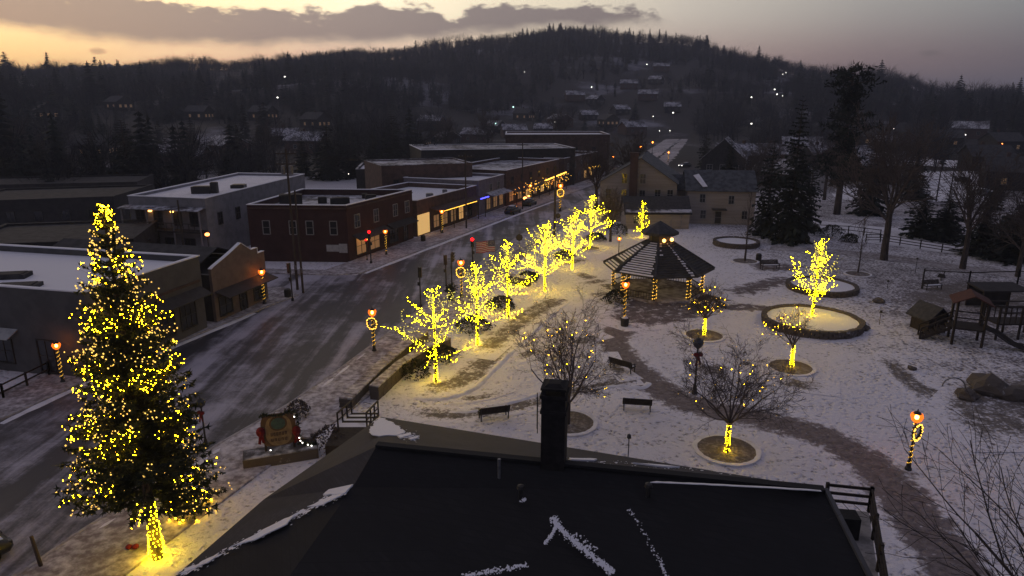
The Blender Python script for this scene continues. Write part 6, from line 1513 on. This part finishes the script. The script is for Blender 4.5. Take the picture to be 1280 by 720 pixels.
for pr, b, top, wsc, lab in CN:
    g = G(*b); h = ZY(top, g.y) / 10; place(pr, (g.x, g.y, -.1), b[0] * .37, lab, (h * wsc, h * wsc, h), "tall conifers around the town")
shrub("frosted_shrub", "large pale frosted shrub at the right edge below the orange lamp", G(1268, 322), 5.0, 5.5, "frosted_needles", 301, 1500, None, .5)

BIG = dict(n=[6, 5, 4, 3, 2], wob=[.06, .12, .16, .2, .25], up=[.04, .05, .04, .03, .02], start=[2, 1, 1, 1, 1], kids=[2, 2, 2, 2, 2], prob=[.9, .9, .85, .8, .7], ang=[(.35, .7), (.4, .8), (.4, .8), (.4, .8), (.4, .8)], ratio=[.6, .6, .6, .6, .6], rmin=.02)
def make_big_bare(seed, H0=14, name="bare_oak_tree"):
    rng = random.Random(seed); T_, C = [], []; p = Vector((0, 0, -.2)); d = Vector((0, 0, 1)); r = .42
    for i in range(6):
        q = p + (d + rvec(rng) * .05).normalized() * (H0 * .40 / 6); T_.append((p, q, r, r * .93, 0)); p = q; r *= .93
    for i in range(6):
        a = 6.283 * i / 6 + rng.uniform(-.4, .4); tl = rng.uniform(.25, .85) if i else .08; limb(C, rng, p - Vector((0, 0, rng.uniform(0, 2.0))), Vector((math.cos(a) * math.sin(tl), math.sin(a) * math.sin(tl), math.cos(tl))), H0 * .42, r * .6, 1, 4, BIG)
    t = thing(name, "", "tree"); tree_mesh(T_).build("trunk", "bark", t); tree_mesh(C).build("branches", "twig", t); return t
okA, okB = make_big_bare(5), make_big_bare(9)
for pr, b, top, lab in [(okA, (1105, 325), 150, "large bare tree with thick pale trunk behind the rail fence"), (okB, (1203, 336), 196, "large bare tree right of the thick pale trunk"), (okA, (1272, 346), 232, "bare tree leaning at the right picture edge"), (okB, (790, 262), 170, "bare tree left of the tan house gable"), (okA, (745, 262), 178, "bare tree at the street bend"), (okB, (763, 302), 238, "thin dark bare tree left of the cream annex"), (okA, (940, 262), 180, "bare tree behind the second tan house"), (okB, (1030, 250), 168, "bare tree among the far right lamps"), (okA, (1118, 232), 160, "bare tree on the right beside the far lane"), (okB, (560, 206), 150, "bare tree behind the long dark blocks"), (okA, (610, 196), 140, "bare tree behind the highest red block"), (okB, (700, 190), 138, "bare tree above the highest red block"), (okA, (345, 214), 150, "bare tree behind the white building"), (okB, (240, 222), 160, "bare tree above the white building roof"), (okA, (30, 232), 150, "bare tree at the far left"), (okB, (960, 236), 176, "bare tree in the gloom right of the second tan house")]:
    g = G(*b); h = ZY(top, g.y) / 13; place(pr, (g.x, g.y, 0), b[0] * .71, lab, (h * .9, h * .9, h), "big bare trees around the town")

# foreground bare tree whose branches reach into the lower right corner
def fore_tree():
    rng = random.Random(21); base = Vector((17.0, 14.0, 0)); t = thing("bare_foreground_tree", "leafless dark branches reaching in at the lower right corner", "tree", base); T_, C = [], []; p = base - Vector((0, 0, .2)); r = .22
    for i in range(4): q = p + Vector((rng.uniform(-.08, .08), rng.uniform(-.08, .08), 1.1)); T_.append((p, q, r, r * .9, 0)); p = q; r *= .9
    P = dict(n=[6, 6, 5, 4, 3], wob=[.05, .07, .1, .14, .2], up=[.02, .015, .03, .03, .02], start=[1, 1, 1, 1, 1], kids=[1, 1, 1, 1, 1], prob=[1, .85, .8, .7, .5], ang=[(.3, .5), (.3, .6), (.3, .6), (.3, .7), (.3, .7)], ratio=[.6, .62, .6, .6, .6], rmin=.008)
    for a, e, L in ((118, .95, 6.2), (135, .75, 6.4), (150, .62, 6.0), (100, 1.0, 5.6), (165, .8, 5.0), (80, 1.1, 5.0), (185, .7, 4.2), (40, .8, 4.5), (230, .8, 4.2), (300, .9, 4.2), (145, 1.15, 5.6)):
        d = Vector((math.cos(R(a)) * math.cos(e), math.sin(R(a)) * math.cos(e), math.sin(e))); limb(C, rng, p - Vector((0, 0, rng.uniform(0, 1.2))), d, L, .075, 1, 4, P)
    tree_mesh(T_).build("trunk", "bark", t); tree_mesh(C).build("branches", "bark", t)
fore_tree()

# ------------------------------------------------------------------ far houses and lights on the hills
def mk_far(wall, roof, pane, w=9, d=11, h=4.2, rh=2.8):
    t, P = house("hillside_house", "", (0, 0), w, d, h, rh, 0, wall, roof, True, True, pane, over=.5); return t
fA, fB, fC = mk_far("dark_wall", "thin_roof_snow", "glass"), mk_far("brown_wall", "thin_roof_snow", "glass", 11, 14, 5, 3), mk_far("dark_wall", "asphalt_roof", "dim_window", 10, 12, 5, 3)
HS = [((744, 131), 0, 40), ((718, 127), 1, 95), ((786, 112), 1, 80), ((820, 105), 0, 60), ((826, 90), 1, 85), ((775, 144), 0, 110), ((810, 126), 1, 75), ((760, 158), 2, 20), ((735, 150), 0, 100), ((700, 158), 1, 30), ((680, 168), 0, 80), ((655, 150), 2, 60), ((642, 172), 1, 100), ((620, 165), 0, 45), ((596, 178), 1, 70), ((840, 140), 0, 80), ((790, 168), 1, 110),
      ((560, 180), 0, 30), ((520, 186), 2, 80), ((540, 160), 1, 75), ((395, 160), 2, 60), ((385, 190), 1, 85), ((358, 180), 0, 100), ((330, 150), 2, 70), ((250, 150), 2, 80), ((232, 212), 1, 95), ((150, 138), 2, 60), ((60, 150), 2, 40), ((120, 196), 2, 100), ((285, 196), 1, 50),
      ((915, 203), 0, 70), ((935, 210), 1, 100), ((965, 204), 0, 60), ((1000, 196), 1, 75), ((1025, 206), 0, 100), ((1075, 182), 2, 60), ((1060, 214), 1, 110), ((1110, 190), 0, 85), ((1210, 172), 1, 60), ((1250, 190), 2, 95), ((1180, 184), 2, 70), ((1262, 236), 2, 65), ((1230, 212), 2, 80), ((975, 232), 0, 30), ((1100, 226), 1, 85)]
def region(x, y):
    v = "lower" if y > 185 else ("high" if y < 135 else "middle"); h_ = "left woods" if x < 320 else "left hill" if x < 560 else "foot of the main hill" if x < 700 else "main hill" if x < 850 else "slope behind the tan houses" if x < 1010 else "right woods" if x < 1160 else "far right"
    return f"small {{}} house at {v} level on the {h_}"
for (x, y), k, rz in HS:
    p = T(x, y); pr = (fA, fB, fC)[k]; adj = ("dark walled patchy roofed", "brown walled snow dusted", "dark roofed")[k]
    place(pr, (p.x, p.y, p.z - .4), R(rz), region(x, y).format(adj), 1.0, "houses scattered on the hills")
def mk_light(mat, r, h=7.0):
    t = thing("distant_lamp", "", "street lamp"); m = MB(); m.tube((0, 0, 0), (0, 0, h), .12, .08, 6); m.tube((0, 0, h), (.6, 0, h + .1), .06, n=5); m.build("pole", "grey_metal", t); m = MB(); m.ball((.6, 0, h + .05), r, 8, 5, .8); m.build("lamp_head", mat, t, True); return t
lW, lG, lO, lS = mk_light("white_lamp", .55), mk_light("green_lamp", .6), mk_light("orange_lamp", .36, 6.5), mk_light("white_lamp", .34, 5.0)
LS = [(lW, 356, 96, "white lamp high on the left hill"), (lW, 347, 122, "white lamp below another on the left hill"), (lG, 642, 134, "greenish white lamp at the foot of the main hill"), (lG, 620, 155, "greenish lamp lower left at the foot of the main hill"), (lW, 627, 158, "small white lamp beside the lower greenish one"), (lW, 740, 109, "bluish white lamp in the middle of the main hill"), (lW, 809, 81, "white lamp highest on the main hill"), (lS, 656, 90, "faint lamp high left on the main hill"), (lS, 699, 150, "small lamp over the highest red block"), (lS, 694, 153, "small lamp just left of its neighbour over the red block"),
      (lW, 842, 141, "paired white lamp on the right flank of the main hill"), (lS, 817, 146, "small lamp left of the pair on the main hill"), (lS, 846, 130, "faint lamp above the pair on the main hill"), (lW, 940, 122, "white lamp on the wooded slope right of the main hill"), (lW, 940, 155, "white lamp lower on the wooded slope right of the main hill"), (lW, 969, 112, "bright white lamp above the conifers"), (lW, 972, 118, "second bright white lamp just below another above the conifers"), (lS, 979, 93, "small lamp near the skyline above the conifers"), (lS, 983, 91, "twin small lamp near the skyline above the conifers"), (lS, 979, 120, "small lamp right of the two bright ones above the conifers"),
      (lW, 924, 183, "white lamp behind the second tan house roof"), (lW, 1010, 216, "cool white lamp low between the conifers"), (lS, 988, 211, "small lamp left of the cool white one"), (lS, 1050, 219, "faint lamp right of the cool white one"), (lS, 1118, 161, "small lamp in the right woods"), (lS, 1208, 169, "white lamp on the far right slope"), (lS, 1245, 196, "white lamp below the orange ones at the far right"), (lO, 1225, 186, "orange lamp left of a pair at the far right"), (lO, 1229, 190, "orange lamp right of a pair at the far right"), (lO, 1254, 180, "orange lamp highest at the far right"), (lO, 1097, 236, "orange lamp between the pine and the big bare trunk"), (lO, 1203, 262, "orange lamp before the black evergreens on the right"),
      (lS, 825, 164, "small white lamp where the climbing street ends, left one"), (lS, 838, 164, "small white lamp where the climbing street ends, right one"), (lO, 483, 204, "tiny orange lamp before the dark conifers behind the brick building"), (lS, 383, 207, "small white lamp behind the brick building"), (lS, 436, 218, "faint lamp under the dark conifer pair")]
LQ = []
for pr, x, y, lab in LS:
    p = T(x, y); h = {lW: 7, lG: 7, lO: 6.5, lS: 5}[pr]; r = ray(x, y); s = Vector((p.x, p.y, 0)); dist = s.length - (h if s.length > 400 else 0) * 0
    # stand the pole nearer so that its head, not its foot, is at the spot seen
    rr = r.normalized(); t_ = 60.0; q = None
    while t_ < 1500:
        c = rr * t_
        if CAMZ + c.z - H(c.x, c.y) <= h * max(.3, min(.85, t_ / 560)): q = Vector((c.x, c.y, H(c.x, c.y))); break
        t_ += 1.5
    q = q or p; LQ.append((math.atan2(q.x, q.y), math.hypot(q.x, q.y))); place(pr, (q.x, q.y, q.z), 2.0, lab, max(.3, min(.85, q.length / 560)), "distant lamps on the hills")

# ------------------------------------------------------------------ the woods on the hills
def forest():
    rng = np.random.default_rng(11); rnd = random.Random(11)
    def conifer(seed):
        r = random.Random(seed); V, F = [], []; t = 15; wide = r.uniform(.85, 1.25); ragged = r.uniform(.2, .5)
        for k in range(t):
            f = .08 + .9 * k / (t - 1); z = 10 * f; L = wide * (2.3 * (1 - f) ** r.uniform(.6, .8) + .25); n = 8 if k < 9 else 6; p0 = r.uniform(0, 6)
            for i in range(n):
                a = p0 + 6.283 * i / n + r.uniform(-.3, .3); l = L * r.uniform(1 - ragged, 1 + ragged); w = l * .42; c, s_ = math.cos(a), math.sin(a); dz = r.uniform(-.5, .1) * l * .6; b = len(V)
                V += [(0, 0, z + .35), (c * l * .6 - s_ * w, s_ * l * .6 + c * w, z + dz * .6 - .15), (c * l, s_ * l, z + dz), (c * l * .6 + s_ * w, s_ * l * .6 - c * w, z + dz * .6 - .15)]; F += [(b, b + 1, b + 2), (b, b + 2, b + 3)]
        b = len(V); V += [(-.16, 0, 9.4), (.16, 0, 9.4), (0, 0, 10.6)]; F.append((b, b + 1, b + 2)); return np.array(V, np.float32), np.array(F, np.int32)
    def bare(seed, n=130, w=.045):
        r = random.Random(seed); V, F = [], []; ht = r.uniform(.85, 1.15)
        for _ in range(n):
            a = r.uniform(0, 6.283); e = r.uniform(.1, 1.45); L = r.uniform(1.6, 3.6); z = r.uniform(2.4, 6.8) * ht; d = Vector((math.cos(a) * math.cos(e), math.sin(a) * math.cos(e), math.sin(e))); c = Vector((math.cos(a), math.sin(a), 0)) * r.uniform(0, 2.4) + Vector((0, 0, z)); s = d.cross(rvec(r)).normalized() * w; b = len(V); V += [tuple(c - s), tuple(c + s), tuple(c + d * L)]; F.append((b, b + 1, b + 2))
        for _ in range(7):
            a = r.uniform(0, 6.283); b = len(V); q = Vector((math.cos(a) * 2.2, math.sin(a) * 2.2, 6.5 * ht + r.uniform(-1, 1))); s = Vector((-math.sin(a), math.cos(a), 0)) * .12; V += [tuple(Vector((0, 0, 2.2)) - s), tuple(Vector((0, 0, 2.2)) + s), tuple(q)]; F.append((b, b + 1, b + 2))
        b = len(V); V += [(-.2, 0, 0), (.2, 0, 0), (.1, 0, 6), (0, -.2, 0), (0, .2, 0), (0, .1, 6)]; F += [(b, b + 1, b + 2), (b + 3, b + 4, b + 5)]
        return np.array(V, np.float32), np.array(F, np.int32)
    cons = [conifer(s) for s in range(9)]; bars = [bare(s) for s in range(9)]
    # scatter
    N = 17000; a = rng.uniform(-.80, .80, N); r = np.sqrt(rng.uniform(140 ** 2, 1120 ** 2, N)); x = np.sin(a) * r; y = np.cos(a) * r; z = hz(x, y)
    rr = np.interp(a, _az, _rr); r0 = np.interp(a, _az, _r0)
    clear = np.sin(x * .018 + 2) * np.sin(y * .016 + 1) + .5 * np.sin(x * .043 + y * .02)
    keep = (r < rr + 60) & (r > r0 * .92)
    side = ((a < -.13) & (r > np.where(a < -.40, 150, 175))) | ((a > .33) & (r > 165))
    keep = (r < rr + 60) & ((r > r0 * .92) | side)
    keep &= ~((clear > .78) & (r < rr - 120) & (r > 250))
    for pl in ((1120, 252), (1150, 230), (1200, 236), (1240, 244), (1060, 242), (1180, 222), (1160, 248), (1190, 250)): 
        p = G(*pl); keep &= ~(np.hypot(x - p.x, y - p.y) < 17)
    # gardens and houses keep some ground open on the main hill
    keep &= ~((np.abs(a - .16) < .10) & (r < 720) & (rng.random(N) < .62))
    def near(px_, py_, w):
        p = T(px_, py_); return (np.hypot((x - p.x), (y - p.y)) < w)
    for c in ((225, 164, 34), (262, 168, 30), (235, 212, 30), (245, 176, 26), (275, 160, 18), (390, 160, 18), (380, 190, 24), (365, 182, 18), (820, 90, 26), (1080, 150, 14), (790, 132, 22), (740, 131, 20), (690, 128, 20), (800, 106, 20)): keep &= ~near(*c)
    for (hx, hy), k, rz in HS:
        p = T(hx, hy); dv = np.hypot(x - p.x, y - p.y); toward = (x * p.x + y * p.y) / math.hypot(p.x, p.y); lat = np.abs(x * p.y - y * p.x) / math.hypot(p.x, p.y); D = math.hypot(p.x, p.y)
        keep &= ~((lat < 9) & (toward < D + 8) & (toward > D - 45))
    # the climbing street
    A, B = G(790, 205), G(850, 171); dd = (B - A); tt = np.clip(((x - A.x) * dd.x + (y - A.y) * dd.y) / dd.length_squared, 0, 1); keep &= np.hypot(x - A.x - dd.x * tt, y - A.y - dd.y * tt) > 14
    for la, ld in LQ: keep &= ~((np.abs(a - la) * r < 6) & (r < ld + 4) & (r > ld - 70))
    x, y, z, r, a = x[keep], y[keep], z[keep], r[keep], a[keep]; n = len(x)
    cz = np.sin(x * .009 + 1) * np.cos(y * .008) + .4 * np.sin(x * .03); iscon = (rng.random(n) < np.clip(.34 + .32 * cz - .22 * (r > np.interp(a, _az, _rr) - 90), .05, .75))
    for flag, tmpl, mat, nm, lab in ((True, cons, "far_needles", "conifer_forest", "dark far conifer woods covering the hills and ridge"), (False, bars, "far_twigs", "bare_forest", "grey brown leafless woods covering the hills and ridge")):
        idx = np.where(iscon == flag)[0]; VV, FF, off = [], [], 0
        for i in idx:
            v, f = tmpl[i % len(tmpl)]; s = (.62 + .62 * rng.random() ** 1.8) * (1.30 * (1.45 if rng.random() < .07 else 1) if flag else 1.45) * (1 + .22 * math.sin(x[i] * .05) * math.cos(y[i] * .043)) ; t_ = rng.uniform(0, 6.283); c_, s_ = math.cos(t_), math.sin(t_); wd = s * rng.uniform(.8, 1.25)
            w = np.empty_like(v); w[:, 0] = (v[:, 0] * c_ - v[:, 1] * s_) * wd + x[i]; w[:, 1] = (v[:, 0] * s_ + v[:, 1] * c_) * wd + y[i]; w[:, 2] = v[:, 2] * s + z[i] - .3; VV.append(w); FF.append(f + off); off += len(v)
        V = np.concatenate(VV); F = np.concatenate(FF); me = bpy.data.meshes.new(nm); me.vertices.add(len(V)); me.vertices.foreach_set("co", V.ravel()); me.loops.add(F.size); me.loops.foreach_set("vertex_index", F.ravel()); me.polygons.add(len(F)); me.polygons.foreach_set("loop_start", np.arange(0, F.size, 3, dtype=np.int32)); me.polygons.foreach_set("loop_total", np.full(len(F), 3, np.int32)); me.update(calc_edges=True)
        me.materials.append(MATS[mat]); o = bpy.data.objects.new(nm, me); COL.objects.link(o); o["kind"] = "stuff"; o["label"] = lab; o["category"] = "woods"
forest()

# ------------------------------------------------------------------ air
HAZE = .00034
m = MB(); m.box((0, 1700, 56), (5600, 4400, 164)); hzo = m.build("haze", "concrete"); hzo.data.materials.clear()
mh = bpy.data.materials.new("haze"); mh.use_nodes = True; nt = mh.node_tree; nt.nodes.remove(nt.nodes["Principled BSDF"]); pv = nt.nodes.new("ShaderNodeVolumePrincipled")
pv.inputs["Density"].default_value = HAZE; pv.inputs["Color"].default_value = (.70, .77, 1.0, 1); pv.inputs["Anisotropy"].default_value = .2
nt.links.new(pv.outputs[0], nt.nodes["Material Output"].inputs["Volume"]); hzo.data.materials.append(mh); hzo["kind"] = "stuff"; mh.cycles.homogeneous_volume = True if hasattr(mh.cycles, "homogeneous_volume") else None
for p in (GR_LIGHTS if "GR_LIGHTS" in globals() else []): pass
cy = scene.cycles
cy.use_denoising = True; cy.max_bounces = 5; cy.diffuse_bounces = 2; cy.glossy_bounces = 2; cy.volume_bounces = 0; cy.transparent_max_bounces = 6
cy.use_light_tree = True; cy.sample_clamp_indirect = 3.0; cy.sample_clamp_direct = 0; cy.caustics_reflective = False; cy.caustics_refractive = False
